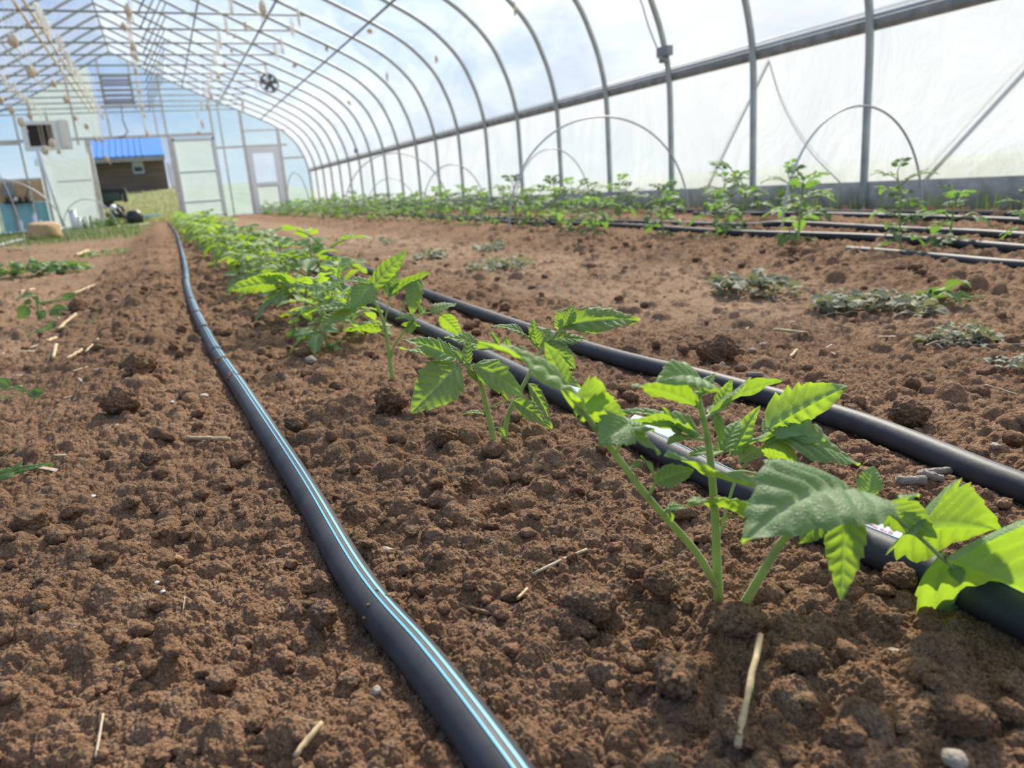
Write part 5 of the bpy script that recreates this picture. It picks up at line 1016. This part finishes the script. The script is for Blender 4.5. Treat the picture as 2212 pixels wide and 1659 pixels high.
MB().box((-.6, -ov-.03, hw-.16), (x1+.05, -ov+.02, hw+.06)).build('fascia', M_wood, bl, False)
wp = PY(298, 360, YB) - np.array(bl.location); ww, wh = pxlen(11, PY(298, 360, YB)), pxlen(14, PY(298, 360, YB)); w_ = MB().box((wp[0]-ww, -.05, wp[2]-wh), (wp[0]+ww, .02, wp[2]+wh*1.05)).build('window', M_trimw, bl, False)
MB().box((wp[0]-ww*.72, -.07, wp[2]-wh*.75), (wp[0]+ww*.72, -.045, wp[2]-wh*.05)).build('dark_pane', M_glass, w_, False); MB().box((wp[0]-ww*.72, -.07, wp[2]+wh*.02), (wp[0]+ww*.72, -.045, wp[2]+wh*.85)).build('sky_reflection_pane', M_trimw, w_, False)  # upper pane: the sky's reflection is put in as a pale colour
# utility vehicle and clutter at the doorway
YV = YE + 3.2; zf = float(field_z(0, YV))
uv = empty('utility_vehicle', (*PY(240, 455, YV)[:2], zf), 0, 'dark utility vehicle with a cargo bed, parked outside the left jamb', 'vehicle'); o0 = np.array(uv.location)
def vp(px, py, dy=0): return PY(px, py, YV+dy) - o0
a = vp(205, 412); c = vp(264, 434); b = MB(); b.box((a[0], 0, c[2]), (c[0], 1.0, a[2]), .04); b.build('cargo_bed', M_dkgreen, uv)
b = MB(); a = vp(204, 409); c = vp(268, 414); b.box((a[0], -.03, c[2]), (c[0], 1.03, a[2]), .015); a = vp(262, 408); c = vp(276, 436); b.box((a[0], -.06, c[2]), (c[0], 1.0, a[2]), .02); b.build('bed_rim', M_blk, uv)
b = MB(); a = vp(205, 436); c = vp(245, 448); b.box((a[0], .05, c[2]), (c[0], 1.6, a[2]), .02); b.build('chassis', M_blk, uv)
for px, py, dy in ((205, 462, .1), (205, 462, 1.4), (255, 462, .9)):
    p = vp(px, py, dy); r = .24; t = np.linspace(0, 2*math.pi, 21); w_ = MB().tube([(p[0], p[1]-.10, r-.02), (p[0], p[1]-.07, r-.02), (p[0], p[1]+.07, r-.02), (p[0], p[1]+.10, r-.02)], [r*.8, r, r, r*.8], 20).build('wheel', M_blk, uv); MB().tube([(p[0], p[1]-.105, r-.02), (p[0], p[1]-.09, r-.02)], r*.45, 14).build('rim', M_grey, w_)
mw = empty('mower', (*PY(255, 462, YE+1.2)[:2], float(field_z(0, YE+1.2))), 0, 'black walk-behind mower with a white cover lying outside the doorway', 'mower'); o1 = np.array(mw.location)
def mp_(px, py, dy=0): return PY(px, py, YE+1.2+dy) - o1
a = mp_(236, 442); c = mp_(253, 456); P, F = ico(3); MB().add(P*[abs(c[0]-a[0])*.55, .16, abs(a[2]-c[2])*.5] @ rotm((0, 1, 0), .5).T + (a+c)/2, F).build('white_cover', M_white, mw)
MB().tube([mp_(252, 447), mp_(262, 460), mp_(272, 468)], .05, 8).tube([mp_(240, 455, .2), mp_(258, 468, .2)], .06, 8).build('handle', M_blk, mw)
for px in (248, 262): p = mp_(px, 466); MB().tube([(p[0], -.06, .14), (p[0], .06, .14)], .15, 16).build('wheel', M_blk, mw)
bk = empty('black_bucket', (*PY(292, 474, YE+.6)[:2], float(field_z(0, YE+.6))), 0, 'black bucket with a grey lid just outside the doorway', 'bucket'); r = pxlen(17, PY(292, 470, YE+.6)); hh = pxlen(26, PY(292, 470, YE+.6))
MB().tube([(0, 0, 0), (0, 0, hh*.5), (0, 0, hh*.9), (0, 0, hh)], [r*.95, r*1.02, r*.8, r*.6], 20).build('body', M_blk, bk); MB().tube([(0, -.02, hh*.98), (0, -.02, hh*1.06)], [r*.62, r*.5], 18).build('lid', M_grey, bk)
tb = empty('teal_plank', (*PY(325, 456, YE+1.6)[:2], float(field_z(0, YE+1.6))+.10), .15, 'teal painted plank lying in the grass beyond the bucket', 'plank'); w2 = pxlen(16, PY(325, 455, YE+1.6))
MB().box((-w2, -.15, 0), (w2, .15, .05)).build('plank', M_teal, tb, False); MB().box((-w2*.9, -.30, -.04), (w2*.8, -.18, .02)).build('second_strip', M_teal, tb, False); MB().box((-w2*.6, -.25, -.12), (-w2*.4, .12, 0)).build('support', M_wood, tb, False)
